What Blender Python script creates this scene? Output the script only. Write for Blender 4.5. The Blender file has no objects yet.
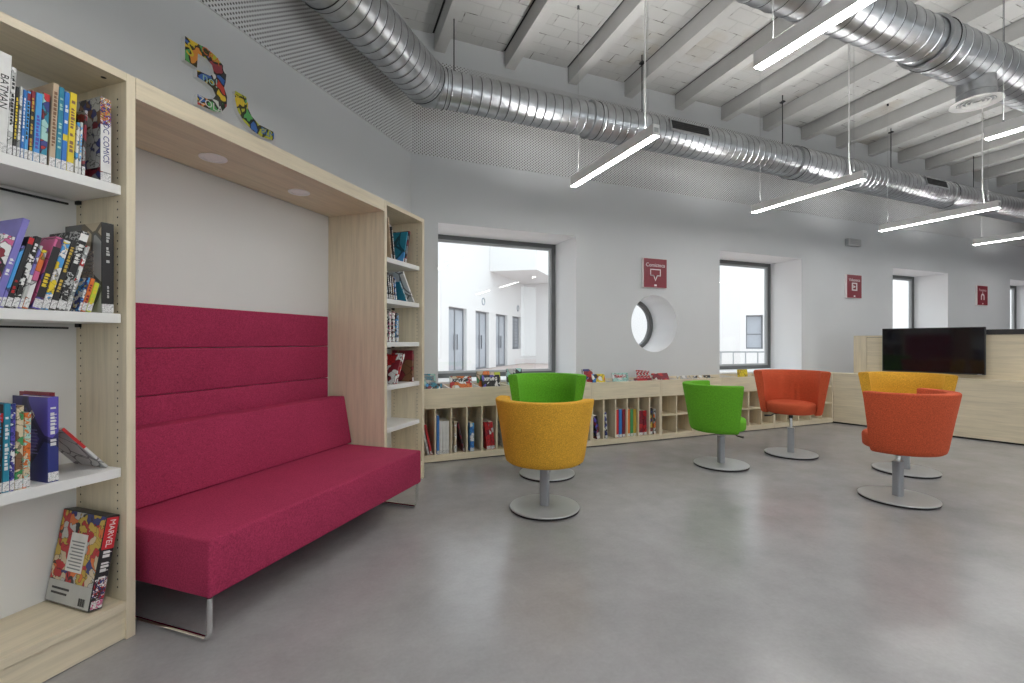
import bpy, bmesh, math, random
from mathutils import Matrix, Vector
random.seed(7)
SC = bpy.context.scene
COL = SC.collection
R = math.radians

# ---------------------------------------------------------------- camera
cam = bpy.data.cameras.new('camera')
cam.sensor_width = 36.0
cam.lens = 465.0 / 1024.0 * 36.0
cam.shift_y = 0.5 / 1024.0
cam.clip_start = 0.05
cam_ob = bpy.data.objects.new('camera', cam)
COL.objects.link(cam_ob)
cam_ob.location = (0, 0, 1.2)
cam_ob.rotation_euler = (R(90), 0, R(-22.4))
SC.camera = cam_ob

# ---------------------------------------------------------------- sky and exposure
world = bpy.data.worlds.new('overcast_sky')
SC.world = world
world.use_nodes = True
bg = world.node_tree.nodes['Background']
bg.inputs[0].default_value = (0.89, 0.95, 1.0, 1)
bg.inputs[1].default_value = 2.2
SC.view_settings.view_transform = 'Standard'
SC.view_settings.look = 'None'
SC.view_settings.exposure = 0.20
SC.view_settings.gamma = 1.0
SC.view_settings.use_curve_mapping = False
SC.cycles.use_denoising = True
SC.cycles.max_bounces = 10
SC.cycles.diffuse_bounces = 8
SC.cycles.glossy_bounces = 4
SC.cycles.transparent_max_bounces = 12
SC.cycles.caustics_reflective = False
SC.cycles.caustics_refractive = False
SC.cycles.sample_clamp_indirect = 6.0
PENDANT_POWER = 46.0
ADDED_UPLIGHT_POWER = 100.0  # strength of the strips added to brighten the ceiling

# ---------------------------------------------------------------- mesh helpers
def box(bm, x0, x1, y0, y1, z0, z1, mtx=None):
    vs = [bm.verts.new(p) for p in ((x0, y0, z0), (x1, y0, z0), (x1, y1, z0), (x0, y1, z0),
                                    (x0, y0, z1), (x1, y0, z1), (x1, y1, z1), (x0, y1, z1))]
    for f in ((3, 2, 1, 0), (4, 5, 6, 7), (0, 1, 5, 4), (1, 2, 6, 5), (2, 3, 7, 6), (3, 0, 4, 7)):
        bm.faces.new([vs[i] for i in f])
    if mtx is not None:
        bmesh.ops.transform(bm, matrix=mtx, verts=vs)
    return vs

def bx(*a):
    bm = bmesh.new(); box(bm, *a); return bm

def bev(bm, w, seg=2):
    bmesh.ops.bevel(bm, geom=list(bm.edges), offset=w, segments=seg, profile=0.5, affect='EDGES')
    return bm

def prism(bm, pts, f):
    """pts: list of 2D points (ccw or cw); f(p, k) gives the 3D place on the near (k=0) and far (k=1) side."""
    a = [bm.verts.new(f(p, 0)) for p in pts]
    b = [bm.verts.new(f(p, 1)) for p in pts]
    n = len(pts)
    bm.faces.new(a); bm.faces.new(list(reversed(b)))
    for i in range(n):
        bm.faces.new((a[i], b[i], b[(i + 1) % n], a[(i + 1) % n]))
    bmesh.ops.recalc_face_normals(bm, faces=list(bm.faces))
    return bm

def lathe(bm, prof, n=40, a0=0.0, a1=2 * math.pi, centre=(0, 0, 0), close=False):
    """prof: (radius, height) pairs swept about Z; close=True joins the profile's ends into a ring and caps the two cut ends."""
    full = abs(a1 - a0 - 2 * math.pi) < 1e-6
    rings = []
    steps = n if full else n + 1
    for i in range(steps):
        a = a0 + (a1 - a0) * i / n
        rings.append([bm.verts.new((centre[0] + r * math.cos(a), centre[1] + r * math.sin(a), centre[2] + z)) for r, z in prof])
    m = len(prof)
    for i in range(n):
        A = rings[i]; B = rings[(i + 1) % steps]
        for j in range(m if close else m - 1):
            k = (j + 1) % m
            try: bm.faces.new((A[j], B[j], B[k], A[k]))
            except ValueError: pass
    if close and not full:
        bm.faces.new(rings[0]); bm.faces.new(list(reversed(rings[-1])))
    elif full and not close:
        for j, rev in ((0, False), (m - 1, True)):
            if prof[j][0] > 1e-5:
                ring = [q[j] for q in rings]
                bm.faces.new(list(reversed(ring)) if not rev else ring)
    bmesh.ops.remove_doubles(bm, verts=list(bm.verts), dist=1e-6)
    bmesh.ops.recalc_face_normals(bm, faces=list(bm.faces))
    return bm

def tube(bm, pts, rad, n=10, closed=False):
    pts = [Vector(p) for p in pts]
    N_ = len(pts); rings = []
    prev = None
    for i, p in enumerate(pts):
        if closed: t = (pts[(i + 1) % N_] - pts[i - 1]).normalized()
        elif i == 0: t = (pts[1] - p).normalized()
        elif i == N_ - 1: t = (p - pts[i - 1]).normalized()
        else: t = ((pts[i + 1] - p).normalized() + (p - pts[i - 1]).normalized()).normalized()
        up = prev if prev is not None else (Vector((0, 0, 1)) if abs(t.z) < 0.9 else Vector((1, 0, 0)))
        s = t.cross(up).normalized(); u = s.cross(t).normalized(); prev = u
        r_ = rad[i] if isinstance(rad, (list, tuple)) else rad
        rings.append([bm.verts.new(p + r_ * (math.cos(2 * math.pi * k / n) * s + math.sin(2 * math.pi * k / n) * u)) for k in range(n)])
    for i in range(N_ if closed else N_ - 1):
        A, B = rings[i], rings[(i + 1) % N_]
        for k in range(n):
            bm.faces.new((A[k], A[(k + 1) % n], B[(k + 1) % n], B[k]))
    if not closed:
        bm.faces.new(list(reversed(rings[0]))); bm.faces.new(rings[-1])
    bmesh.ops.recalc_face_normals(bm, faces=list(bm.faces))
    return bm

def obj(name, bm, mat, parent=None, loc=(0, 0, 0), rot=(0, 0, 0), smooth=None):
    me = bpy.data.meshes.new(name)
    bm.to_mesh(me); bm.free()
    if smooth is not None:
        me.shade_smooth()
        me.set_sharp_from_angle(angle=R(smooth))
    for m in (mat if isinstance(mat, (list, tuple)) else [mat]):
        me.materials.append(m)
    o = bpy.data.objects.new(name, me)
    COL.objects.link(o)
    if parent is not None: o.parent = parent
    o.location = loc; o.rotation_euler = rot
    return o

def tag(o, label, cat, group=None, kind=None):
    o['label'] = label; o['category'] = cat
    if group: o['group'] = group
    if kind: o['kind'] = kind
    return o

def thing(name, label, cat, loc=(0, 0, 0), rotz=0.0, group=None, rot=None):
    o = bpy.data.objects.new(name, None)
    o.empty_display_size = 0.1
    COL.objects.link(o)
    o.location = loc
    o.rotation_euler = rot if rot is not None else (0, 0, rotz)
    return tag(o, label, cat, group)

def struct(name, bm, mat, parent=None, **k):
    o = obj(name, bm, mat, parent, **k)
    if parent is None: o['kind'] = 'structure'
    return o

def copy_tree(o, parent=None):
    c = o.copy(); COL.objects.link(c)
    if parent is not None: c.parent = parent
    for ch in list(o.children): copy_tree(ch, c)
    return c

def text_bm(body, size, mtx, extrude=0.0004):
    cu = bpy.data.curves.new('lettering', 'FONT')
    cu.body = body; cu.size = size; cu.extrude = extrude
    cu.align_x = 'CENTER'; cu.align_y = 'CENTER'; cu.resolution_u = 2
    ob = bpy.data.objects.new('lettering', cu); COL.objects.link(ob)
    dg = bpy.context.evaluated_depsgraph_get()
    me = bpy.data.meshes.new_from_object(ob.evaluated_get(dg))
    bm = bmesh.new(); bm.from_mesh(me)
    bmesh.ops.transform(bm, matrix=mtx, verts=list(bm.verts))
    bpy.data.objects.remove(ob); bpy.data.curves.remove(cu); bpy.data.meshes.remove(me)
    return bm

# ---------------------------------------------------------------- materials
def nodes_of(name):
    m = bpy.data.materials.new(name); m.use_nodes = True
    nt = m.node_tree
    return m, nt, nt.nodes['Principled BSDF']

def rgba(c): return (c[0], c[1], c[2], 1.0)

def coords(nt, scale=(1, 1, 1), rot=(0, 0, 0)):
    tc = nt.nodes.new('ShaderNodeTexCoord'); mp = nt.nodes.new('ShaderNodeMapping')
    mp.inputs['Scale'].default_value = scale; mp.inputs['Rotation'].default_value = rot
    nt.links.new(tc.outputs['Object'], mp.inputs['Vector'])
    return mp.outputs['Vector']

def ramp(nt, fac, stops, interp='LINEAR'):
    r = nt.nodes.new('ShaderNodeValToRGB'); r.color_ramp.interpolation = interp
    e = r.color_ramp.elements
    while len(e) < len(stops): e.new(0.5)
    for el, (p, c) in zip(e, stops): el.position = p; el.color = rgba(c)
    nt.links.new(fac, r.inputs['Fac'])
    return r.outputs['Color']

def noise(nt, vec, scale, detail=2.0, rough=0.5):
    n = nt.nodes.new('ShaderNodeTexNoise')
    n.inputs['Scale'].default_value = scale; n.inputs['Detail'].default_value = detail; n.inputs['Roughness'].default_value = rough
    nt.links.new(vec, n.inputs['Vector'])
    return n.outputs['Fac']

def bump(nt, b, height, strength, dist=0.01):
    n = nt.nodes.new('ShaderNodeBump'); n.inputs['Strength'].default_value = strength; n.inputs['Distance'].default_value = dist
    nt.links.new(height, n.inputs['Height']); nt.links.new(n.outputs['Normal'], b.inputs['Normal'])

def scl(c, k): return tuple(min(1.0, x * k) for x in c)

def paint(name, c, rough=0.6, var=0.04, scale=2.0, metal=0.0):
    m, nt, b = nodes_of(name)
    f = noise(nt, coords(nt), scale, 4)
    nt.links.new(ramp(nt, f, ((0.3, scl(c, 1 - var)), (0.7, scl(c, 1 + var)))), b.inputs['Base Color'])
    b.inputs['Roughness'].default_value = rough; b.inputs['Metallic'].default_value = metal
    return m

def wood(name, axis, c=(0.71, 0.625, 0.465), rough=0.42):
    m, nt, b = nodes_of(name)
    s = [14.0, 14.0, 14.0]; s['xyz'.index(axis)] = 0.9
    v = coords(nt, tuple(s))
    f = noise(nt, v, 2.2, 6, 0.62)
    f2 = noise(nt, coords(nt, tuple(x * 3.5 for x in s)), 2.0, 3)
    mx = nt.nodes.new('ShaderNodeMath'); mx.operation = 'MULTIPLY_ADD'; mx.inputs[1].default_value = 0.35
    nt.links.new(f2, mx.inputs[0]); nt.links.new(f, mx.inputs[2])
    nt.links.new(ramp(nt, mx.outputs[0], ((0.45, scl(c, 0.86)), (0.68, c), (0.85, scl(c, 1.08)))), b.inputs['Base Color'])
    b.inputs['Roughness'].default_value = rough
    bump(nt, b, f2, 0.05, 0.002)
    return m

def fabric(name, c, rough=0.92):
    m, nt, b = nodes_of(name)
    f = noise(nt, coords(nt), 170, 2); f2 = noise(nt, coords(nt), 5, 3)
    mx = nt.nodes.new('ShaderNodeMath'); mx.operation = 'MULTIPLY_ADD'; mx.inputs[1].default_value = 0.15
    nt.links.new(f2, mx.inputs[0]); nt.links.new(f, mx.inputs[2])
    nt.links.new(ramp(nt, mx.outputs[0], ((0.36, scl(c, 0.72)), (0.79, scl(c, 1.28)))), b.inputs['Base Color'])
    b.inputs['Roughness'].default_value = rough
    b.inputs['Sheen Weight'].default_value = 0.25; b.inputs['Sheen Roughness'].default_value = 0.5
    b.inputs['Sheen Tint'].default_value = rgba(scl(c, 1.4))
    b.inputs['Specular IOR Level'].default_value = 0.25
    bump(nt, b, f, 0.25, 0.001)
    return m

def metal(name, c, rough, scale=(3, 3, 3), var=0.12):
    m, nt, b = nodes_of(name)
    f = noise(nt, coords(nt, scale), 4, 4)
    nt.links.new(ramp(nt, f, ((0.3, scl(c, 1 - var)), (0.7, scl(c, 1 + var)))), b.inputs['Base Color'])
    b.inputs['Metallic'].default_value = 1.0; b.inputs['Roughness'].default_value = rough
    return m

def emit(name, c, s):
    m = bpy.data.materials.new(name); m.use_nodes = True
    nt = m.node_tree; nt.nodes.clear()
    o = nt.nodes.new('ShaderNodeOutputMaterial'); e = nt.nodes.new('ShaderNodeEmission')
    e.inputs[0].default_value = rgba(c); e.inputs[1].default_value = s
    nt.links.new(e.outputs[0], o.inputs[0])
    return m

def glass(name, tint=(0.97, 0.99, 0.985)):
    m = bpy.data.materials.new(name); m.use_nodes = True
    nt = m.node_tree; nt.nodes.clear()
    o = nt.nodes.new('ShaderNodeOutputMaterial'); mx = nt.nodes.new('ShaderNodeMixShader')
    t = nt.nodes.new('ShaderNodeBsdfTransparent'); g = nt.nodes.new('ShaderNodeBsdfGlossy'); lw = nt.nodes.new('ShaderNodeLayerWeight')
    pw = nt.nodes.new('ShaderNodeMath'); pw.operation = 'POWER'; pw.inputs[1].default_value = 5.0
    fr = nt.nodes.new('ShaderNodeMath'); fr.operation = 'MULTIPLY_ADD'; fr.inputs[1].default_value = 0.96; fr.inputs[2].default_value = 0.04
    lw.inputs['Blend'].default_value = 0.5
    nt.links.new(lw.outputs['Facing'], pw.inputs[0]); nt.links.new(pw.outputs[0], fr.inputs[0])
    t.inputs[0].default_value = rgba(tint); g.inputs['Roughness'].default_value = 0.0; g.inputs[0].default_value = (1, 1, 1, 1)
    nt.links.new(fr.outputs[0], mx.inputs[0]); nt.links.new(t.outputs[0], mx.inputs[1]); nt.links.new(g.outputs[0], mx.inputs[2])
    nt.links.new(mx.outputs[0], o.inputs[0])
    return m

def cells(name, cols, scale=18.0, rough=0.35, stretch=(1, 1, 1), line=0.03, ink=0.7):
    """printed artwork: flat colour patches with dark outlines"""
    m, nt, b = nodes_of(name)
    v = coords(nt, stretch)
    nv = nt.nodes.new('ShaderNodeTexNoise'); nv.inputs['Scale'].default_value = scale * 0.6; nt.links.new(v, nv.inputs['Vector'])
    add = nt.nodes.new('ShaderNodeMixRGB'); add.blend_type = 'LINEAR_LIGHT'; add.inputs[0].default_value = 0.05
    nt.links.new(v, add.inputs[1]); nt.links.new(nv.outputs['Color'], add.inputs[2])
    vo = nt.nodes.new('ShaderNodeTexVoronoi'); vo.inputs['Scale'].default_value = scale
    nt.links.new(add.outputs[0], vo.inputs['Vector'])
    sep = nt.nodes.new('ShaderNodeSeparateColor'); nt.links.new(vo.outputs['Color'], sep.inputs[0])
    n = len(cols)
    col = ramp(nt, sep.outputs[0], [(i / n, c) for i, c in enumerate(cols)], 'CONSTANT')
    ed = nt.nodes.new('ShaderNodeTexVoronoi'); ed.feature = 'DISTANCE_TO_EDGE'; ed.inputs['Scale'].default_value = scale
    nt.links.new(add.outputs[0], ed.inputs['Vector'])
    msk = ramp(nt, ed.outputs['Distance'], ((0.0, (0, 0, 0)), (line, (1, 1, 1))), 'CONSTANT')
    mul = nt.nodes.new('ShaderNodeMixRGB'); mul.blend_type = 'MULTIPLY'; mul.inputs[0].default_value = ink
    nt.links.new(col, mul.inputs[1]); nt.links.new(msk, mul.inputs[2])
    nt.links.new(mul.outputs[0], b.inputs['Base Color'])
    b.inputs['Roughness'].default_value = rough
    return m

def perforated(name, c, along, off=(0, 0)):
    """board with staggered round holes: the pattern lies in the object's (along, z) plane"""
    m, nt, b = nodes_of(name)
    tc = nt.nodes.new('ShaderNodeTexCoord'); sp = nt.nodes.new('ShaderNodeSeparateXYZ')
    nt.links.new(tc.outputs['Object'], sp.inputs[0])
    def mth(op, a, bb=None, cc=None):
        n = nt.nodes.new('ShaderNodeMath'); n.operation = op
        for i, v in enumerate((a, bb, cc)):
            if v is None: continue
            if isinstance(v, (int, float)): n.inputs[i].default_value = v
            else: nt.links.new(v, n.inputs[i])
        return n.outputs[0]
    PX, PZ = 0.040, 0.031
    def grid(ox, oz):
        x = mth('SUBTRACT', mth('FRACT', mth('ADD', mth('MULTIPLY', sp.outputs['xyz'.index(along)], 1 / PX), ox)), 0.5)
        x = mth('MULTIPLY', x, PX)
        z = mth('SUBTRACT', mth('FRACT', mth('ADD', mth('MULTIPLY', sp.outputs[2], 1 / PZ), oz)), 0.5)
        z = mth('MULTIPLY', z, PZ)
        return mth('ADD', mth('MULTIPLY', x, x), mth('MULTIPLY', z, z))
    d = mth('MINIMUM', grid(0, 0), grid(0.5, 0.5))
    hole = mth('LESS_THAN', d, 0.0070 ** 2)
    mx = nt.nodes.new('ShaderNodeMixRGB'); mx.inputs[1].default_value = rgba(c); mx.inputs[2].default_value = (0.12, 0.12, 0.12, 1)
    nt.links.new(hole, mx.inputs[0]); nt.links.new(mx.outputs[0], b.inputs['Base Color'])
    b.inputs['Roughness'].default_value = 0.7
    return m

def floor_mat():
    m, nt, b = nodes_of('grey_linoleum')
    v = coords(nt)
    f = noise(nt, v, 3.0, 8, 0.68); f2 = noise(nt, v, 60, 3)
    mx = nt.nodes.new('ShaderNodeMath'); mx.operation = 'MULTIPLY_ADD'; mx.inputs[1].default_value = 0.25
    nt.links.new(f2, mx.inputs[0]); nt.links.new(f, mx.inputs[2])
    c = (0.325, 0.320, 0.330)
    nt.links.new(ramp(nt, mx.outputs[0], ((0.4, scl(c, 0.86)), (0.62, c), (0.85, scl(c, 1.14)))), b.inputs['Base Color'])
    nt.links.new(ramp(nt, f, ((0.3, (0.205,) * 3), (0.7, (0.25,) * 3))), b.inputs['Roughness'])
    b.inputs['Specular IOR Level'].default_value = 0.5
    bump(nt, b, f2, 0.04, 0.001)
    return m

def ceiling_mat():
    m, nt, b = nodes_of('white_painted_brick_ceiling')
    v = coords(nt, (1, 1, 1))
    br = nt.nodes.new('ShaderNodeTexBrick')
    br.inputs['Scale'].default_value = 1.0
    br.inputs['Brick Width'].default_value = 0.30; br.inputs['Row Height'].default_value = 0.15
    br.inputs['Mortar Size'].default_value = 0.006; br.inputs['Mortar Smooth'].default_value = 0.4
    c = (0.54, 0.54, 0.53)
    br.inputs['Color1'].default_value = rgba(scl(c, 0.97)); br.inputs['Color2'].default_value = rgba(scl(c, 1.03))
    br.inputs['Mortar'].default_value = rgba(scl(c, 0.9))
    nt.links.new(v, br.inputs['Vector'])
    # irregular open joints
    f = noise(nt, coords(nt, (7, 7, 7)), 1.0, 3)
    gate = ramp(nt, f, ((0.56, (0, 0, 0)), (0.66, (1, 1, 1))))
    mm = nt.nodes.new('ShaderNodeMath'); mm.operation = 'MULTIPLY'
    nt.links.new(br.outputs['Fac'], mm.inputs[0]); nt.links.new(gate, mm.inputs[1])
    mx = nt.nodes.new('ShaderNodeMixRGB'); mx.inputs[2].default_value = (0.12, 0.115, 0.10, 1)
    st = nt.nodes.new('ShaderNodeMixRGB'); st.blend_type = 'MULTIPLY'; st.inputs[2].default_value = (0.80, 0.72, 0.60, 1)
    nt.links.new(ramp(nt, noise(nt, coords(nt, (1, 1, 1)), 1.6, 4), ((0.56, (0, 0, 0)), (0.72, (0.8, 0.8, 0.8)))), st.inputs[0]); nt.links.new(br.outputs['Color'], st.inputs[1])
    nt.links.new(mm.outputs[0], mx.inputs[0]); nt.links.new(st.outputs[0], mx.inputs[1])
    nt.links.new(mx.outputs[0], b.inputs['Base Color'])
    inv = nt.nodes.new('ShaderNodeMath'); inv.operation = 'SUBTRACT'; inv.inputs[0].default_value = 1.0
    nt.links.new(br.outputs['Fac'], inv.inputs[1])
    bump(nt, b, inv.outputs[0], 0.5, 0.012)
    b.inputs['Roughness'].default_value = 0.8
    return m

M = dict(
    wall=paint('grey_white_wall_paint', (0.655, 0.67, 0.685), 0.75, 0.02, 1.2),
    niche=paint('white_wall_board', (0.74, 0.74, 0.73), 0.7, 0.015),
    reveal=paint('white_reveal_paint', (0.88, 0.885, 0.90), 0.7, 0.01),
    redwall=paint('red_wall_paint', (0.42, 0.16, 0.15), 0.7, 0.03),
    floor=floor_mat(), ceiling=ceiling_mat(),
    beam=paint('white_beam_paint', (0.56, 0.56, 0.55), 0.75, 0.06, 3.0),
    dark=paint('painted_shade_black', (0.03, 0.03, 0.03), 0.9),  # black put in place of shade inside gaps and openings
    perfx=perforated('perforated_acoustic_board', (0.72, 0.73, 0.74), 'x'),
    woodx=wood('birch_laminate_grain_along_x', 'x'), woody=wood('birch_laminate_grain_along_y', 'y'), woodz=wood('birch_laminate_grain_upright', 'z'),
    white=paint('white_laminate', (0.78, 0.78, 0.77), 0.4, 0.015),
    crimson=fabric('crimson_wool', (0.35, 0.032, 0.088)),
    yellow=fabric('mustard_wool', (0.66, 0.355, 0.038)), orange=fabric('orange_red_wool', (0.53, 0.092, 0.038)), green=fabric('lime_green_wool', (0.125, 0.39, 0.024)),
    chrome=metal('chrome', (0.80, 0.80, 0.80), 0.12), greymetal=paint('silver_grey_powder_coat', (0.46, 0.47, 0.475), 0.38, 0.03, 6.0, 0.35),
    post=paint('grey_post_coat', (0.36, 0.375, 0.40), 0.4, 0.03, 6.0, 0.3),
    galv=metal('galvanised_steel', (0.47, 0.485, 0.505), 0.33, (2, 2, 2), 0.18),
    galvdark=metal('dark_steel_and_seam_shade', (0.055, 0.057, 0.06), 0.5),  # dark hardware steel; also paints the shadow lines of duct seams
    black=paint('black_plastic', (0.022, 0.022, 0.024), 0.4), rubber=paint('black_rubber', (0.012, 0.012, 0.012), 0.7),
    frame=paint('anthracite_window_frame', (0.125, 0.13, 0.13), 0.45, 0.04),
    glass=glass('clear_glass'), sash=paint('light_grey_sash', (0.42, 0.43, 0.44), 0.4),
    screen=paint('black_glass_screen', (0.008, 0.008, 0.010), 0.06),
    lampbody=paint('white_lamp_housing', (0.88, 0.88, 0.87), 0.45, 0.01),
    lit=emit('lit_diffuser', (1.0, 0.985, 0.955), PENDANT_POWER),
    upfill=emit('added_uplight_glow', (1.0, 0.985, 0.955), ADDED_UPLIGHT_POWER),  # glow of the added uplight strips
    frost=paint('frosted_lens', (0.93, 0.93, 0.94), 0.3),
    sign=paint('crimson_sign_board', (0.235, 0.020, 0.036), 0.45, 0.03), signwhite=paint('white_sign_print', (0.85, 0.80, 0.80), 0.5),
    paper=paint('book_pages', (0.70, 0.66, 0.58), 0.8, 0.05, 60), sticker=cells('printed_white_label', ((0.80, 0.80, 0.80), (0.76, 0.76, 0.76), (0.8, 0.8, 0.8), (0.45, 0.45, 0.46)), 140, 0.5),
    outwall=paint('white_exterior_render', (0.75, 0.745, 0.745), 0.85, 0.01), outpink=paint('pink_paving', (0.60, 0.505, 0.475), 0.85, 0.06),  # the render is one even white
    outglass=paint('grey_blue_door_glass', (0.42, 0.45, 0.50), 0.15, 0.1, 0.7), outframe=paint('grey_door_frame', (0.19, 0.20, 0.22), 0.5),
    rail=paint('grey_railing_paint', (0.40, 0.42, 0.45), 0.5),
    hole=paint('shelf_peg_hole', (0.05, 0.045, 0.04), 0.9),
    redlabel=paint('red_label_print', (0.55, 0.02, 0.03), 0.5),
)

# ---------------------------------------------------------------- frames of reference
WY = 4.93                                  # far wall's room face
AN = R(48.4)                               # heading of the slanted wall
D = Vector((math.cos(AN), math.sin(AN), 0)); N = Vector((-D.y, D.x, 0))
P0 = Vector((-0.700, 2.351, 0))            # foot of the bookcase post beside the sofa
def S(u, v, z): return P0 + D * u + N * v + Vector((0, 0, z))
WV = 0.53                                  # slanted wall's face behind the bookcases
def ceil_z(y): return 4.5 + 0.042 * (WY - y)

# ================================================================ room shell
bm = bmesh.new()
FP = [(-6.0, -1.9), (-6.0, -5.4), (17.4, -5.4), (17.4, 5.4), (0.5, 5.4)]
prism(bm, FP, lambda p, k: (p[0], p[1], -0.12 * k))
struct('floor', bm, M['floor'])

# far wall with its openings
WIN = [(1.171, 2.875), (5.188, 6.865), (9.159, 10.845), (13.09, 14.80)]
WZ0, WZ1 = 0.75, 2.485
def cut(o, cutters):
    for c in cutters:
        md = o.modifiers.new('b', 'BOOLEAN'); md.operation = 'DIFFERENCE'; md.solver = 'EXACT'; md.object = c
    dg = bpy.context.evaluated_depsgraph_get()
    me = bpy.data.meshes.new_from_object(o.evaluated_get(dg))
    o.modifiers.clear(); old = o.data; o.data = me; me.name = old.name
    for c in cutters: bpy.data.objects.remove(c)
wf = struct('wall_far', bx(0.3, 17.4, WY, WY + 0.62, 0, 5.3), M['wall'])
cs = [obj('cut', bx(a, b, WY - 0.1, WY + 0.8, WZ0, WZ1), M['reveal']) for a, b in WIN]
RC = (4.056, 1.44, 0.372)
bm = bmesh.new(); lathe(bm, ((RC[2], -0.2), (RC[2], 0.9)), 64)
cs.append(obj('cut', bm, M['reveal'], loc=(RC[0], WY, RC[1]), rot=(R(-90), 0, 0)))
cut(wf, cs)
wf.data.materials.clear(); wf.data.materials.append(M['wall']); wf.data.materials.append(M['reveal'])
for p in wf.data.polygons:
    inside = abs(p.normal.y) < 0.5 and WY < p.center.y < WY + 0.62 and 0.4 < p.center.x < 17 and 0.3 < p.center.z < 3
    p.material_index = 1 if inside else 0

# slanted wall, rear wall, end wall
bm = bx(-7.2, 2.985, WV, WV + 0.25, 0, 5.3)
struct('wall_left', bm, M['wall'], loc=P0, rot=(0, 0, AN))
bm = bmesh.new()
xs = [(-6.2, -3.5), (-1.5, 1.5), (4.0, 7.0), (9.5, 12.5), (15.0, 17.4)]  # gaps between the piers are unseen openings added for fill daylight
for a, b in xs: box(bm, a, b, -5.4, -5.2, 0, 5.4)
for (a, b), (c, d) in zip(xs, xs[1:]):
    box(bm, b, c, -5.4, -5.2, 0, 0.6); box(bm, b, c, -5.4, -5.2, 3.4, 5.4)
struct('wall_rear', bm, M['wall'])
struct('wall_right', bx(17.2, 17.4, -5.2, WY, 0, 5.3), M['redwall'])
struct('wall_side', bx(-6.2, -6.0, -5.2, -2.0, 0, 5.4), M['wall'])

# perforated boards high on both walls
struct('trim_1', bx(0.887, 17.2, WY - 0.014, WY - 0.001, 3.185, 4.205), M['perfx'])
struct('trim_2', bx(-6.5, 2.975, WV - 0.014, WV - 0.001, 3.185, 4.205), M['perfx'], loc=P0, rot=(0, 0, AN))

# ceiling: strips of painted brick between the beams, an open joint along each beam
BX0, BP, BW = 1.13, 0.817, 0.115
bm = bmesh.new()
def slab(bm, x0, x1, ya, yb, o0, o1):
    vs = box(bm, x0, x1, ya, yb, 0, 1)
    for v in vs:
        v.co.z = ceil_z(v.co.y) + (o1 if v.co.z > 0.5 else o0)
k0, k1 = -9, 20
for k in range(k0, k1):
    x0 = BX0 + BP * k + BW - 0.01; x1 = BX0 + BP * (k + 1) - 0.024
    slab(bm, x0, x1, -5.4, WY + 0.3, 0.0, 0.006)
struct('ceiling', bm, M['ceiling'])
bm = bmesh.new(); slab(bm, -6.3, 17.6, -5.5, WY + 0.5, 0.012, 0.2)
struct('ceiling_joint_shade', bm, M['dark'])  # black sheet close above the strips paints the shade in the joints

ORD = ['nearest the corner', 'second from the corner', 'third from the corner', 'fourth from the corner', 'fifth from the corner', 'sixth from the corner',
       'seventh from the corner', 'eighth from the corner', 'ninth from the corner', 'tenth from the corner', 'eleventh from the corner', 'twelfth from the corner',
       'thirteenth from the corner', 'fourteenth from the corner', 'fifteenth from the corner', 'sixteenth from the corner', 'seventeenth from the corner',
       'eighteenth from the corner', 'nineteenth from the corner', 'last before the red end wall']
for k in range(-4, 20):
    x = BX0 + BP * k
    y1 = WY - 0.001
    if x < 0.9: y1 = 4.93 + (x - 0.89) * 1.126 - 0.005
    if y1 < -4.5: continue
    bm = bmesh.new(); slab(bm, x, x + BW, -5.19, y1, -0.178, 0.03)
    if x < 0.9:
        for v in bm.verts:
            if v.co.y > -5 and v.co.x > x + 0.05: v.co.y = min(y1 + BW * 1.126, WY - 0.002)
    o = obj('ceiling_beam', bm, M['beam'])
    if k >= 0: lab = 'white painted ceiling beam, %s of those resting on the window wall' % ORD[k]
    else: lab = 'white painted ceiling beam, %s of those ending on the slanted wall' % ORD[-k - 1]
    tag(o, lab, 'beam', 'white ceiling beams')

# windows
def window(i, x0, x1):
    y0, y1 = WY + 0.535, WY + 0.598
    w = 0.052
    bm = bmesh.new()
    box(bm, x0, x0 + w, y0, y1, WZ0 + 0.02, WZ1); box(bm, x1 - w, x1, y0, y1, WZ0 + 0.02, WZ1)
    box(bm, x0 + w, x1 - w, y0, y1, WZ1 - w, WZ1); box(bm, x0 + w, x1 - w, y0, y1, WZ0 + 0.02, WZ0 + 0.02 + w)
    root = struct('window_%d' % i, bm, M['frame'])
    bm = bmesh.new(); g = 0.028; a, b, c, d = x0 + w, x1 - w, WZ0 + 0.02 + w, WZ1 - w
    box(bm, a, a + g, y0 + .012, y1 - .01, c, d); box(bm, b - g, b, y0 + .012, y1 - .01, c, d)
    box(bm, a + g, b - g, y0 + .012, y1 - .01, d - g, d); box(bm, a + g, b - g, y0 + .012, y1 - .01, c, c + g)
    obj('inner_sash', bm, M['sash'], root)
    obj('glass_pane', bx(a + g, b - g, y0 + .03, y0 + .036, c + g, d - g), M['glass'], root)
    obj('window_sill', bx(x0 + 0.002, x1 - 0.002, WY - 0.004, y0 + .04, WZ0, WZ0 + 0.018), M['reveal'], root)
for i, (a, b) in enumerate(WIN): window(i + 1, a, b)
bm = bmesh.new(); lathe(bm, ((RC[2] - .055, 0), (RC[2] - .001, 0), (RC[2] - .001, .06), (RC[2] - .055, .06)), 64, close=True)
wr = struct('window_5', bm, M['frame'], loc=(RC[0], WY + .485, RC[1]), rot=(R(-90), 0, 0), smooth=40)
bm = bmesh.new(); lathe(bm, ((RC[2] - .056, .03), (RC[2] - .056, .036)), 64)
obj('glass_pane', bm, M['glass'], wr)
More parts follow.
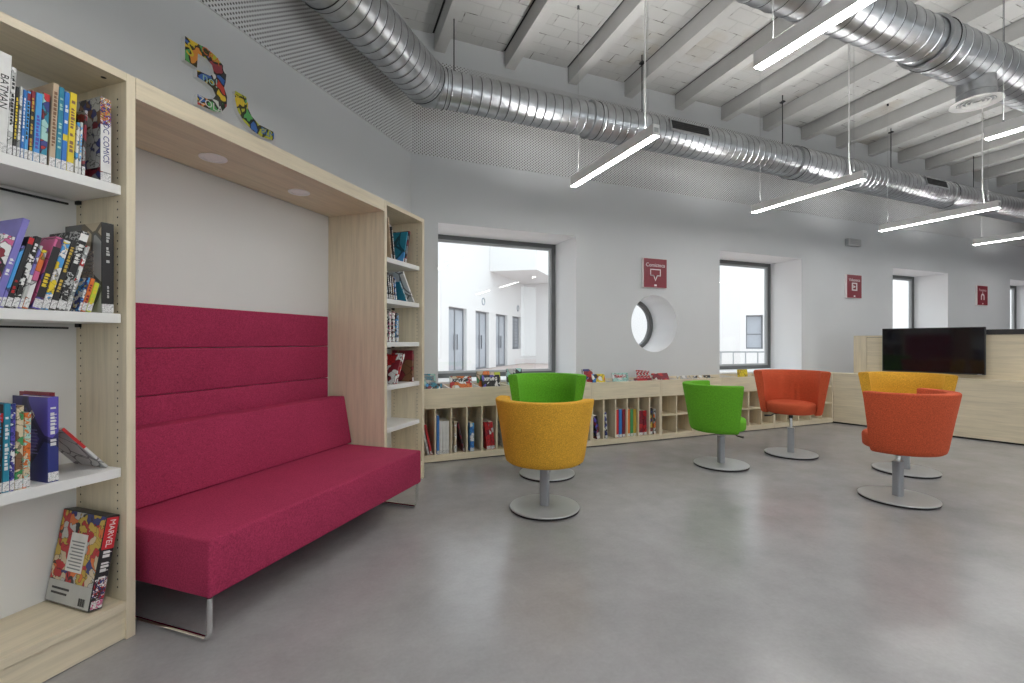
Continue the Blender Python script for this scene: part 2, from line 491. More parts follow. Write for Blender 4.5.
for i, ((a, b), (c, d)) in enumerate(zip(xs, xs[1:])):
    bm = bmesh.new()
    for p, q, r, s in ((b, b + .07, .6, 3.4), (c - .07, c, .6, 3.4), (b + .07, c - .07, .6, .67), (b + .07, c - .07, 3.33, 3.4)): box(bm, p, q, -5.35, -5.27, r, s)
    root = struct('window_%d' % (6 + i), bm, M['frame'])  # unseen rear window, added for fill light and duct reflections
    obj('glass_pane', bx(b + .07, c - .07, -5.31, -5.304, .67, 3.33), M['glass'], root)

# ================================================================ courtyard
bm = bmesh.new(); box(bm, -12, 40, WY + 0.63, 40, -0.2, -0.02)
struct('courtyard_paving', bm, M['outpink'])
F0 = Vector((4.855, 17.518, 0))
cy = thing('courtyard_building', 'white rendered building with grey glazed doors across the courtyard', 'building', F0, AN)
def facade(bm, holes, u0, u1, z1, y0, y1):
    edges = sorted(holes); u = u0
    for a, b, c, d in edges:
        box(bm, u, a, y0, y1, 0, z1); box(bm, a, b, y0, y1, d, z1)
        if c > 0: box(bm, a, b, y0, y1, 0, c)
        u = b
    box(bm, u, u1, y0, y1, 0, z1)
H_A = [(-0.59, 1.02, 0, 2.55), (1.917, 3.45, 0, 2.55), (4.314, 5.95, 0, 2.55), (6.711, 8.15, 0.82, 2.57)]
bm = bmesh.new(); facade(bm, H_A, -14, 8.72, 9.5, 0, 0.35)
obj('front_wall', bm, M['outwall'], cy)
for a, b, c, d in H_A:
    b2 = b
    bm = bmesh.new(); f = 0.09; y0, y1 = 0.14, 0.20
    box(bm, a, a + f, y0, y1, c, d); box(bm, b2 - f, b2, y0, y1, c, d); box(bm, a + f, b2 - f, y0, y1, d - f, d)
    box(bm, (a + b2) / 2 - f / 2, (a + b2) / 2 + f / 2, y0, y1, c, d - f); box(bm, a + f, b2 - f, y0, y1, c, c + f)
    dr = obj('glazed_door' if c == 0 else 'casement', bm, M['outframe'], cy)
    obj('pane', bx(a + f, b2 - f, y0 + .02, y0 + .03, c + f, d - f), M['outglass'], dr)
    if c == 0:
        bm = bmesh.new()
        for s in (-1, 1): box(bm, (a + b2) / 2 + s * .14 - .02, (a + b2) / 2 + s * .14 + .02, y0 - .06, y0 - .02, .9, 1.5)
        obj('pull_handle', bm, M['outframe'], dr)
    else:
        bm = bmesh.new()
        for t in range(9): box(bm, a + f, b2 - f, y0 - .02, y0, c + f + .17 * t, c + f + .17 * t + .05)
        obj('louvre', bm, M['outframe'], dr)
bm = bmesh.new()
H_B = [(11.3, 12.05, 0.87, 2.5)]
def sideb(bm):
    # wall B: along local -y from the corner
    L_ = 30
    for (a, b, c, d) in ((0, 11.3, 0, 9.5), (12.05, L_, 0, 9.5), (11.3, 12.05, 0, .87), (11.3, 12.05, 2.5, 9.5)): box(bm, 8.72, 9.05, -b, -a, c, d)
sideb(bm); obj('side_wall', bm, M['outwall'], cy)
bm = bmesh.new(); f = .07
box(bm, 8.9, 8.95, -12.05, -11.3, .87, .87 + f); box(bm, 8.9, 8.95, -12.05, -11.3, 2.5 - f, 2.5)
box(bm, 8.9, 8.95, -11.3 - f, -11.3, .87, 2.5); box(bm, 8.9, 8.95, -12.05, -12.05 + f, .87, 2.5); box(bm, 8.9, 8.95, -12.05, -11.3, 1.55, 1.6)
cs_ = obj('casement', bm, M['outframe'], cy)
obj('pane', bx(8.92, 8.93, -12.0, -11.35, .9, 2.45), M['outglass'], cs_)
bm = bmesh.new()
loc2 = lambda x, y: ((Vector((x, y, 0)) - F0).dot(D), (Vector((x, y, 0)) - F0).dot(N))
fpA = [loc2(7.2, 20.15), loc2(8.979, 18.845), loc2(10.238, 20.287), loc2(12.6, 22.1), (8.71, -0.01)]
prism(bm, fpA, lambda p, k: (p[0], p[1], 4.45 + 4.6 * k))
obj('overhanging_upper_floor', bm, M['outwall'], cy)
for (uu, zz, nm) in ((2.75, 3.0, 'wall_emblem'), (7.6, 3.02, 'wall_emblem')):
    bm = bmesh.new(); lathe(bm, ((.13, 0), (.17, 0), (.17, .03), (.13, .03)), 20, close=True)
    obj(nm, bm, M['outglass'], cy, loc=(uu, -.002, zz), rot=(R(90), 0, 0))
# railing on a low parapet
rl = thing('courtyard_railing', 'grey metal railing on a low white parapet in the courtyard', 'railing', (9.2, 10.1, 0), R(-18))
obj('parapet', bx(-2.5, 6, 0, .2, -.02, .52), M['outwall'], rl)
bm = bmesh.new(); box(bm, -2.5, 6, .08, .12, .90, .94); obj('top_rail', bm, M['rail'], rl)
for k in range(24):
    obj('upright', bx(-2.4 + .36 * k, -2.375 + .36 * k, .09, .115, .52, .90), M['rail'], rl)

# ================================================================ bookcases on the slanted wall
def peg_holes(bm, u, sgn, v0, zs):
    for v in v0:
        z = zs[0]
        while z < zs[1]:
            if sgn > 0: box(bm, u, u + .0012, v, v + .005, z, z + .006)
            else: box(bm, u - .0012, u, v, v + .005, z, z + .006)
            z += 0.032

TOP = 2.285
def bookcase(label, u0, u1, boards, dep, back_v, shelf_front=0.028, holes=True, rail=True):
    t = thing('tall_bookcase', label, 'bookcase', S(u0, 0, 0), AN, 'tall birch bookcases flanking the sofa')
    W = u1 - u0
    obj('side_panel', bev(bx(0, .034, 0, dep, 0, TOP), .0015, 1), M['woodz'], t)
    obj('side_panel', bev(bx(W - .034, W, 0, dep, 0, TOP), .0015, 1), M['woodz'], t)
    obj('top_board', bx(.034, W - .034, .001, dep, TOP - .032, TOP), M['woodx'], t)
    obj('bottom_board', bev(bx(.034, W - .034, .001, back_v, .121, .154), .0015, 1), M['woodx'], t)
    obj('plinth', bx(.034, W - .034, .010, .03, 0.004, .1205), M['woodx'], t)
    obj('back_panel', bx(.034, W - .034, back_v, back_v + .01, .121, TOP - .032), M['white'], t)
    if rail:
        bm = bmesh.new()
        for q in ((W - .054, W - .034), (.034, .054)): box(bm, q[0], q[1], .315, back_v, .122, TOP - .032)
        obj('back_upright', bm, M['white'], t)
    for z in boards:
        sh = bmesh.new()
        box(sh, .036, W - .0375, shelf_front, .312, z - .037, z)
        s_ = obj('shelf', sh, M['white'], t)
        bm = bmesh.new(); box(bm, W - .046, W - .0355, .28, .306, z - .052, z - .037); box(bm, .045, W - .07, .300, .306, z - .060, z - .052)
        obj('shelf_bracket', bm, M['galvdark'], s_)
    bm = bmesh.new()
    for v in ((.05, .285)):
        peg_holes(bm, W - .0345, -1, (v,), (.2, TOP - .08)); peg_holes(bm, .0345, 1, (v,), (.2, TOP - .08))
    obj('peg_holes', bm, M['hole'], t)
    return t
nb = bookcase('tall birch bookcase full of comics at the near end of the sofa', -1.25, 0.0, (1.832, 1.314, 0.692), WV - .004, .318, rail=False)
bm = bmesh.new(); lathe(bm, ((0, 0), (.009, 0), (.009, .0008), (0, .0008)), 20, centre=(1.17, .06, TOP - .0328)); obj('cam_fitting', bm, M['hole'], nb)
bookcase('tall narrow birch bookcase at the far end of the sofa beside the window', 1.735, 2.335, (1.864, 1.540, 1.200, .858, .525), WV - .004, .318, rail=False)

# canopy over the sofa
ca = thing('niche_canopy', 'birch canopy with two round downlights spanning over the crimson sofa', 'canopy', S(0, 0, 0), AN)
obj('fascia', bev(bx(.001, 1.734, 0, .03, 2.198, TOP), .001, 1), M['woodx'], ca)
obj('soffit_board', bx(.001, 1.734, .031, WV - .012, 2.198, 2.226), M['woodx'], ca)
obj('cover_board', bx(.001, 1.734, .031, WV - .012, TOP - .02, TOP), M['woodx'], ca)
obj('wall_board', bx(.001, 1.734, WV - .004, WV - .001, 0.02, 2.197), M['niche'], ca)
for i, u in enumerate((.549, 1.159)):
    bm = bmesh.new(); lathe(bm, ((.048, -.001), (.066, -.001), (.068, -.004), (.066, -.008), (.056, -.010), (.048, -.006)), 40, close=True)
    dl = obj('downlight', bm, M['frost'], ca, loc=(u, .268, 2.198), smooth=40)
    bm = bmesh.new(); lathe(bm, ((.0, -.0045), (.044, -.004), (.0485, -.001)), 40)
    obj('lens', bm, M['frost'], dl)

# ================================================================ sofa
so = thing('sofa', 'crimson upholstered bench sofa with tall panelled back set between the bookcases', 'sofa', S(0, 0, 0), AN)
bm = bx(.052, 1.690, -.345, .475, .178, .413); bev(bm, .012, 3)
obj('seat', bm, M['crimson'], so, smooth=50)
bm = bmesh.new()
prism(bm, [(.285, .4145), (.485, .4145), (.485, .775), (.355, .778)], lambda p, k: (.06 + 1.662 * k, p[0], p[1])); bev(bm, .012, 3)
obj('back_cushion', bm, M['crimson'], so, smooth=50)
for z0, z1 in ((.45, .918), (.921, 1.166), (1.169, 1.400)):
    bm = bx(.004, 1.694, .492, .525, z0, z1); bev(bm, .006, 2)
    obj('back_panel', bm, M['crimson'], so, smooth=50)
for u in (.066, 1.655):
    bm = bmesh.new(); r = .028
    path = [(u, -.330, .177)]
    path += [(u, -.330, .05)]
    for k in range(1, 7):
        a = math.pi / 2 * k / 6
        path.append((u, -.330 + r - r * math.cos(a), .0105 + r - r * math.sin(a)))
    path += [(u, .30, .0105)]
    for k in range(1, 7):
        a = math.pi / 2 * k / 6
        path.append((u, .30 + r * math.sin(a), .0105 + r - r * math.cos(a)))
    path += [(u, .30 + r, .177)]
    tube(bm, path, .0105, 12)
    obj('sled_leg', bm, M['chrome'], so, smooth=60)

# ================================================================ books
BOOKMATS = {}
def bmat(cols, scale=30, stretch=(1, 1, 1)):
    key = (cols, scale, stretch)
    if key not in BOOKMATS:
        if len(cols) == 1: BOOKMATS[key] = paint('book_cover', cols[0], 0.35, 0.06, 20)
        else: BOOKMATS[key] = cells('book_cover_art', cols, scale, 0.35, stretch)
    return BOOKMATS[key]
C = dict(white=(.75, .75, .74), lgrey=(.48, .49, .48), grey=(.24, .25, .26), black=(.018, .018, .020), blue=(.03, .18, .55), sky=(.07, .33, .70), navy=(.03, .04, .20),
         red=(.50, .02, .025), dred=(.22, .015, .03), tan=(.52, .40, .28), teal=(.02, .22, .33), yellow=(.75, .58, .03), orange=(.70, .17, .03), purple=(.10, .08, .42),
         lav=(.20, .18, .52), pink=(.60, .12, .28), green=(.05, .28, .10), ygreen=(.55, .62, .05), beige=(.62, .52, .36), brown=(.20, .10, .05), gold=(.55, .38, .05), mint=(.35, .60, .55))
def cc(*n): return tuple(C[x] for x in n)

def glyph_bars(bm, x0, x1, z0, z1, y, seed):
    rnd = random.Random(seed); z = z0
    while z < z1 - .004:
        h = rnd.uniform(.006, .013); w = rnd.uniform(.6, 1.0)
        if rnd.random() > .18:
            box(bm, x0, x0 + (x1 - x0) * w, y - .0004, y, z, min(z + h, z1))
            if rnd.random() > .5: box(bm, x0 + (x1 - x0) * .2, x1, y - .0004, y, z + h * .2, min(z + h * .45, z1))
        z += h + .0035

def book(label, place, w, h, d, cols, lean=0.0, rotz=None, group=None, sticker=True, title=None, tz=(.25, .9), text=None, scale=30, stretch=(1, 1, 1), tsize=None, name='book', hard=True, band=None):
    """stands spine-forward; place = pivot corner in the room; lean>0 tips the top along +x local"""
    rz = AN if rotz is None else rotz
    t = thing(name, label, 'book', place, group=group, rot=(0, R(lean), rz))
    x0, x1 = (-w, 0.0) if lean >= 0 else (0.0, w)
    c = 0.0022 if hard else 0.0012
    c = min(c, w * .22)
    bm = bmesh.new()
    pr = [(x0, d), (x0, .002), (x0 + .0015, 0), (x1 - .0015, 0), (x1, .002), (x1, d), (x1 - c, d), (x1 - c, c), (x0 + c, c), (x0 + c, d)]
    prism(bm, pr, lambda p, k: (p[0], p[1], h * k))
    cv = obj('cover', bm, bmat(cols, scale, stretch), t)
    e = .003 if hard else .0004
    obj('page_block', bx(x0 + c, x1 - c, c, d - e, e, h - e), M['paper'], t)
    if band:
        obj('spine_panel', bx(x0 + .0008, x1 - .0008, -.0005, 0, h * band[1], h * band[2]), bmat(cc(band[0])), t)
    if sticker:
        bm = bmesh.new(); box(bm, x0 + .0005, x1 - .0005, -.0007, 0, .004, .036)
        obj('spine_label', bm, M['sticker'], t)
    if title and text is None:
        bm = bmesh.new(); m_ = (x1 - x0) * .22
        glyph_bars(bm, x0 + m_, x1 - m_, h * tz[0], h * tz[1], -.0005, hash(label) % 1000 if False else len(label) * 7 + int(w * 1e4))
        obj('spine_print', bm, bmat(cc(title)), t)
    if text:
        sz = tsize or w * 1.05
        mt = Matrix.Translation(((x0 + x1) / 2, -.0007, h * (tz[0] + tz[1]) / 2)) @ Matrix.Rotation(R(90), 4, 'X') @ Matrix.Rotation(R(-90), 4, 'Z')
        o = obj('spine_lettering', text_bm(text, sz, mt), bmat(cc(title)), t)
    return t

G1, G2, G3 = 'comics on the top shelf of the near bookcase', 'comics leaning on the second shelf of the near bookcase', 'books on the third shelf of the near bookcase'
def row(data, z, v, group, lean, where):
    tl = math.tan(R(lean)); cl = math.cos(R(lean))
    last = None
    for (lab, ua, ub, top, mid, dep, cols, kw) in data:
        ln = kw.pop('lean', lean); tl = math.tan(R(ln)); cl = math.cos(R(ln))
        piv = ub - mid * tl
        wid = (ub - ua) * cl
        if last is not None and piv - wid / cl < last + .0008:       # never into the neighbour
            wid = max(.005, (piv - last - .0008) * cl)
        book(lab + where, S(piv, v, z + .0005), wid, (top - z) / cl, dep, cols, ln, group=group, **kw)
        last = piv
A_ = ' on the top shelf'
row([
    ('white hardback lettered along its thick spine', -.399, -.3665, 2.172, .15, .19, cc('white'), dict(text='BATMAN', title='black', tz=(.38, .85), tsize=.029)),
    ('pale grey slim comic beside the thick white hardback', -.366, -.353, 2.136, .15, .18, cc('lgrey', 'white'), dict(title='black')),
    ('black comic with yellow spine print', -.352, -.343, 2.075, .15, .17, cc('black'), dict(title='yellow')),
    ('dark grey comic between black and blue spines', -.342, -.333, 2.08, .15, .17, cc('grey', 'lgrey', 'grey'), dict(title='white')),
    ('slim blue comic beside the dark grey one', -.332, -.3235, 2.074, .15, .17, cc('blue'), dict(title='white')),
    ('sky blue comic with a red topped spine', -.323, -.3125, 2.075, .15, .17, cc('sky'), dict(title='black', band=('dred', .86, .97))),
    ('black comic with gold lettered spine', -.312, -.300, 2.082, .15, .18, cc('black', 'dred', 'black'), dict(title='gold', tz=(.15, .9))),
    ('bright blue comic with purple spine print', -.2985, -.281, 2.082, .15, .18, cc('sky'), dict(title='purple', tz=(.2, .7))),
    ('red and teal comic with a mottled dark spine', -.280, -.260, 2.09, .15, .19, cc('dred', 'teal', 'navy', 'red', 'mint'), dict(scale=28)),
    ('tan hardback with brown spine print', -.254, -.2365, 2.141, .15, .19, cc('tan'), dict(title='brown')),
    ('teal hardback beside the tan one', -.2355, -.220, 2.136, .15, .19, cc('teal'), dict(title='mint')),
    ('blue hardback with a yellow sign on the spine', -.219, -.2035, 2.126, .15, .19, cc('blue'), dict(band=('yellow', .38, .46), title='white', tz=(.6, .85))),
    ('yellow hardback with dark spine print', -.2025, -.1815, 2.133, .15, .19, cc('yellow'), dict(title='brown')),
    ('short white comic right after the yellow hardback', -.1775, -.168, 2.03, .15, .17, cc('white', 'sky', 'white'), {}),
    ('short pale blue comic with white spine', -.167, -.158, 2.035, .15, .17, cc('white', 'lgrey'), dict(title='sky')),
    ('black and red comic leaning before the thick omnibus', -.156, -.1455, 2.087, .15, .18, cc('black', 'dred', 'grey'), dict(scale=40)),
], 1.832, .042, G1, 2.5, A_)
t = book('thick white and purple omnibus with black covers at the end of the top shelf', S(-.064, .042, 1.8325), .037, .333, .20, cc('black', 'grey', 'navy', 'dred', 'lgrey', 'black', 'brown'), 0, group=G1, scale=26)
obj('spine_panel', bx(-.0365, -.0005, -.0006, 0, .04, .225), bmat(cc('white')), t)
obj('spine_art', bx(-.0365, -.0005, -.0006, 0, .225, .332), bmat(cc('purple', 'orange', 'dred', 'navy', 'gold', 'white'), 90), t)
mt = Matrix.Translation((-.0185, -.0012, .155)) @ Matrix.Rotation(R(90), 4, 'X') @ Matrix.Rotation(R(-90), 4, 'Z')
obj('spine_lettering', text_bm('DC COMICS', .029, mt), bmat(cc('navy')), t)
obj('cover_panel', bx(-.0376, -.037, .004, .15, .055, .21), bmat(cc('lgrey', 'lgrey', 'lgrey', 'navy'), 24), t)

B_ = ' on the second shelf'
row([
    ('pink and dark manga leaning at the start of the row', -.406, -.3735, 1.557, .15, .17, cc('pink', 'black', 'white', 'dred'), dict(scale=36)),
    ('tall lavender album sticking up above its neighbours', -.3725, -.3525, 1.625, .15, .21, cc('lav'), dict(title='white', tz=(.35, .55))),
    ('low blue album beside the tall lavender one', -.352, -.341, 1.532, .15, .17, cc('sky', 'lav'), dict(scale=8)),
    ('black comic with a red topped spine', -.3405, -.3245, 1.565, .15, .17, cc('black'), dict(title='red', band=('red', .9, .99), tz=(.2, .4))),
    ('black manga with white spine print', -.324, -.306, 1.57, .15, .18, cc('black', 'black', 'white', 'black'), dict(title='white', scale=50)),
    ('slim pale grey and violet comic', -.3055, -.2955, 1.541, .15, .17, cc('lgrey', 'white', 'lav'), dict(scale=20)),
    ('white and pink comic with a yellow top', -.295, -.279, 1.526, .15, .17, cc('white', 'white', 'pink', 'lgrey', 'orange', 'yellow'), dict(scale=18)),
    ('magenta comic with black spine and red top', -.270, -.2445, 1.579, .15, .18, cc('pink', 'pink', 'purple', 'pink'), dict(scale=14, band=('black', .16, .86), title='yellow', tz=(.25, .5))),
    ('white comic with small blue and yellow print', -.244, -.223, 1.573, .15, .18, cc('white', 'lgrey', 'white', 'sky', 'yellow'), dict(scale=40)),
    ('black comic with gold spine print', -.2225, -.2035, 1.578, .15, .18, cc('black'), dict(title='gold')),
    ('thick black comic with white topped spine', -.203, -.1755, 1.617, .15, .20, cc('black', 'black', 'lgrey', 'black'), dict(title='white', scale=70, band=('white', .88, .97), tz=(.5, .85))),
    ('red and white comic leaning by the short ones', -.175, -.1605, 1.566, .15, .17, cc('red', 'lgrey', 'white', 'grey'), dict(title='white', scale=45)),
    ('short blue and yellow comic', -.1550, -.147, 1.446, .075, .13, cc('yellow', 'navy', 'sky', 'white'), dict(scale=50)),
    ('short orange paperback', -.1465, -.131, 1.444, .075, .13, cc('orange'), dict(title='dred')),
    ('short yellow green paperback', -.1300, -.112, 1.428, .075, .13, cc('ygreen'), dict(title='yellow')),
], 1.314, .042, G2, 14.5, B_)
t = book('tall black hardback with grey covers upright at the end of the second shelf', S(-.055, .042, 1.3145), .040, .358, .23, cc('lgrey', 'beige', 'lgrey'), 0, group=G2, scale=5)
obj('spine_panel', bx(-.0405, .0003, -.0006, .004, .036, .3578), bmat(cc('black')), t)
bm = bmesh.new(); glyph_bars(bm, -.026, -.014, .20, .325, -.0006, 5); glyph_bars(bm, -.023, -.016, .06, .11, -.0006, 6)
obj('spine_print', bm, bmat(cc('lgrey')), t)
obj('rear_cover_print', bx(-.0406, -.040, .05, .12, .1, .25), bmat(cc('lgrey', 'lgrey', 'grey', 'beige'), 120, (1, .15, 1)), t)

C_ = ' on the third shelf'
row([
    ('black book with a red topped spine', -.405, -.382, .99, .15, .17, cc('black'), dict(title='sky', band=('red', .8, .9))),
    ('teal book with white spine print', -.381, -.3635, .991, .15, .17, cc('teal'), dict(title='white')),
    ('navy and white comic next to the teal book', -.363, -.3505, .989, .15, .17, cc('navy', 'purple', 'white', 'navy'), dict(scale=60)),
    ('beige picture book with green trees on the spine', -.350, -.3295, .98, .15, .17, cc('beige', 'beige', 'green', 'beige', 'brown'), dict(scale=36)),
    ('orange and teal chequered book', -.329, -.3095, .953, .15, .16, cc('orange', 'mint', 'orange', 'beige'), dict(scale=60)),
], .692, .042, G3, 1.0, C_)
t = book('large violet blue hardback with white spine lettering on the third shelf', S(-.231, .042, .6925), .032, .308, .215, cc('purple', 'navy'), 0, group=G3, scale=3, title='white', tz=(.25, .88))
mt = Matrix.Translation((-.0274, .10, .235)) @ Matrix.Rotation(R(45), 4, 'X')
bm = bmesh.new(); box(bm, -.0325, -.032, -.014, .014, -.014, .014, Matrix.Translation((0, .095, .24)) @ Matrix.Rotation(R(45), 4, 'X'))
obj('cover_emblem', bm, bmat(cc('tan', 'dred', 'white'), 90), t)
bm = bmesh.new()
for k in range(8): box(bm, -.0325, -.032, .06 + .004 * (k % 3), .13 - .006 * (k % 2), .10 + .012 * k, .104 + .012 * k)
obj('cover_print', bm, bmat(cc('lav')), t)
book('dark red hardback behind the violet one on the third shelf', S(-.213, .10, .6925), .016, .319, .19, cc('dred'), 0, group=G3, sticker=False)
t = book('white and red magazine toppled against the hardbacks on the third shelf', S(-.062, .075, .693), .010, .232, .20, cc('white', 'white', 'white', 'lgrey', 'white'), -39.0, group=G3, sticker=False, scale=12, hard=False)
obj('spine_panel', bx(-.0003, .0103, -.0006, 0, .12, .2315), bmat(cc('red')), t)

# boxed omnibus on the bottom board
t = thing('boxed_book', 'big boxed comic set with printed covers leaning on the bottom board', 'book', S(-.098, .036, .1545), rot=(0, R(10.3), AN))
W_, H_, D_ = .047, .352, .272
bm = bx(-W_, 0, 0, D_, 0, H_); bev(bm, .002, 1)
obj('box', bm, bmat(cc('black')), t)
obj('cover_art', bx(-W_ - .0008, -W_ + .001, .004, D_ - .004, .085, H_ - .004), bmat(cc('gold', 'red', 'gold', 'beige', 'navy', 'orange', 'gold', 'lgrey', 'red', 'black'), 30), t)
obj('cover_band', bx(-W_ - .0008, -W_ + .001, .004, D_ - .004, .004, .084), bmat(cc('lgrey')), t)
obj('cover_note', bx(-W_ - .0016, -W_ + .001, .085, .185, .125, .27), bmat(cc('white')), t)
bm = bmesh.new()
for k in range(9): box(bm, -W_ - .0020, -W_, .095, .175 - .01 * (k % 2), .135 + .0125 * k, .140 + .0125 * k)
obj('note_print', bm, bmat(cc('grey')), t)
bm = bmesh.new()
for k in range(2): box(bm, -W_ - .0014, -W_, .135 + .01 * k, D_ - .03, .052 - .018 * k, .060 - .018 * k)
for k in range(10): box(bm, -W_ - .0014, -W_, .03 + .004 * k, .032 + .004 * k + .001 * (k % 3), .012, .04)
obj('band_print', bm, bmat(cc('black')), t)
obj('spine_panel', bx(-W_ + .002, -.002, -.0008, 0, .225, .345), M['redlabel'], t)
mt = Matrix.Translation((-W_ / 2, -.0012, .285)) @ Matrix.Rotation(R(90), 4, 'X') @ Matrix.Rotation(R(-90), 4, 'Z')
obj('spine_lettering', text_bm('MARVEL', .029, mt), bmat(cc('white')), t)
bm = bmesh.new(); glyph_bars(bm, -W_ + .012, -.006, .115, .218, 0, 3)
obj('spine_print', bm, bmat(cc('white')), t)
obj('spine_art', bx(-W_ + .002, -.002, -.0008, 0, .04, .115), bmat(cc('dred', 'black', 'navy', 'white', 'red'), 80), t)
obj('spine_badge', bx(-W_ + .004, -.004, -.0008, 0, .006, .036), bmat(cc('white', 'pink', 'white'), 70), t)

# far bookcase
G4 = 'books in the narrow bookcase by the window'
fb = lambda lab, u, z, w, h, d, cols, lean=0, v=.045, **k: book(lab, S(u, v, z + .0005), w, h, d, cols, lean, group=G4, **k)
fb('tan book leaning back to the near side on the top shelf of the narrow bookcase', 1.895, 1.864, .016, .325, .19, cc('tan'), -9, title='brown')
fb('slim black book leaning beside the tan one on the top shelf of the narrow bookcase', 1.935, 1.864, .014, .26, .19, cc('black'), -9, title='white')
fb('blue album with teal cover leaning on the top shelf of the narrow bookcase', 2.085, 1.864, .014, .275, .22, cc('teal', 'teal', 'sky'), 14, v=.05, scale=5)
fb('dark album with red spine at the far end of the narrow bookcase top shelf', 2.112, 1.864, .022, .285, .21, cc('dred', 'black', 'grey'), 14, scale=30)
for k, (lab, c, h) in enumerate((('teal', 'teal', .20), ('black', 'black', .21), ('pale grey', 'lgrey', .195), ('brown', 'brown', .20), ('blue', 'blue', .18))):
    fb('short %s comic leaning on the second shelf of the narrow bookcase' % lab, 1.835 + .030 * k, 1.540, .020, h, .16, cc(c, 'black', c), -8, title='white', scale=40)
fb('white album leaning far over on the second shelf of the narrow bookcase', 2.235, 1.540, .016, .30, .20, cc('white', 'white', 'lgrey'), -36, scale=6)
fb('teal spined album under the leaning white one on the second shelf', 2.12, 1.540, .016, .19, .17, cc('teal'), -36, title='white')
for k, (lab, cols) in enumerate((('black and white', ('black', 'white', 'black')), ('pink', ('pink', 'black', 'white')), ('red and black', ('dred', 'black', 'white')), ('pale blue', ('lgrey', 'sky', 'black')))):
    fb('%s manga standing on the third shelf of the narrow bookcase' % lab, 1.845 + .052 * k, 1.200, .036, .245 - .01 * (k % 2), .15, cc(*cols), 0, scale=60, title='white')
fb('dark red hardback at the near end of the fourth shelf', 1.812, .858, .024, .26, .20, cc('dred'), 0, title='white')
fb('grey spined book beside the dark red one on the fourth shelf', 1.842, .858, .020, .23, .19, cc('lgrey', 'black'), 0, scale=50)
fb('red comic with white lettered cover leaning on the fourth shelf', 1.945, .858, .016, .26, .19, cc('red', 'white', 'red', 'dred'), 27, scale=22)
fb('crimson comic leaning beside the red one on the fourth shelf', 1.975, .858, .016, .27, .19, cc('dred', 'white', 'red'), 27, scale=30)
fb('brown red book standing at the far end of the fourth shelf', 2.235, .858, .03, .27, .20, cc('brown', 'dred'), 0, scale=14)

# ================================================================ letters on the slanted wall
POP = ((.85, .62, .04), (.62, .05, .03), (.05, .16, .50), (.10, .42, .12), (.80, .30, .04), (.75, .75, .72), (.55, .55, .04), (.35, .05, .06))
def letter(label, pts, face, prints):
    u0 = sum(p[0] for p in pts) / len(pts)
    t = thing('wall_letter', label, 'letter', S(u0, WV - .001, 0), AN, 'pop art letters on the slanted wall')
    bm = bmesh.new(); prism(bm, [(p[0] - u0, p[1]) for p in pts], lambda p, k: (p[0], -.030 * k, p[1]))
    obj('letter_body', bm, M['white'], t)
    bm = bmesh.new(); prism(bm, [(p[0] - u0, p[1]) for p in pts], lambda p, k: (p[0], -.0302 - .0015 * k, p[1]))
    obj('printed_face', bm, face, t)
    for s, u, z, sz, rot, c in prints:
        mt = Matrix.Translation((u - u0, -.0326, z)) @ Matrix.Rotation(R(90), 4, 'X') @ Matrix.Rotation(R(rot), 4, 'Z')
        obj('face_lettering', text_bm(s, sz, mt), bmat((c,)), t)
L1 = [(.562, 2.911), (.634, 2.912), (.682, 2.918), (.74, 2.908), (.791, 2.878), (.815, 2.834), (.810, 2.782), (.800, 2.745), (.820, 2.70), (.818, 2.641), (.785, 2.592), (.74, 2.573), (.634, 2.565),
      (.634, 2.622), (.69, 2.624), (.727, 2.638), (.746, 2.672), (.727, 2.704), (.685, 2.717), (.632, 2.722), (.632, 2.760), (.662, 2.762), (.710, 2.768), (.735, 2.799), (.723, 2.839), (.69, 2.857), (.636, 2.858), (.630, 2.772), (.562, 2.778)]
letter('large colourful letter like a three with comic print, above the canopy', L1, cells('comic_print_warm', POP, 17, line=0.10, ink=0.95),
       [('S', .592, 2.850, .11, -8, C['yellow']), ('CRA', .715, 2.888, .06, -14, C['orange']), ('no!', .71, 2.742, .075, 0, C['mint']), ('ZOLA', .715, 2.597, .06, 0, C['white'])])
L2 = [(.876, 2.766), (.955, 2.766), (.965, 2.703), (.998, 2.660), (1.052, 2.633), (1.169, 2.634), (1.166, 2.575), (1.072, 2.562), (1.004, 2.572), (.939, 2.602), (.895, 2.650), (.876, 2.711)]
letter('small curved yellow and blue comic print letter beside the larger one', L2, cells('comic_print_green', (POP[6], POP[0], POP[6], POP[2], POP[3], POP[5], POP[6], POP[0]), 16, line=0.10, ink=0.95),
       [('TIM', .918, 2.715, .065, -5, C['yellow']), ('BLM', 1.122, 2.603, .06, 0, C['blue'])])

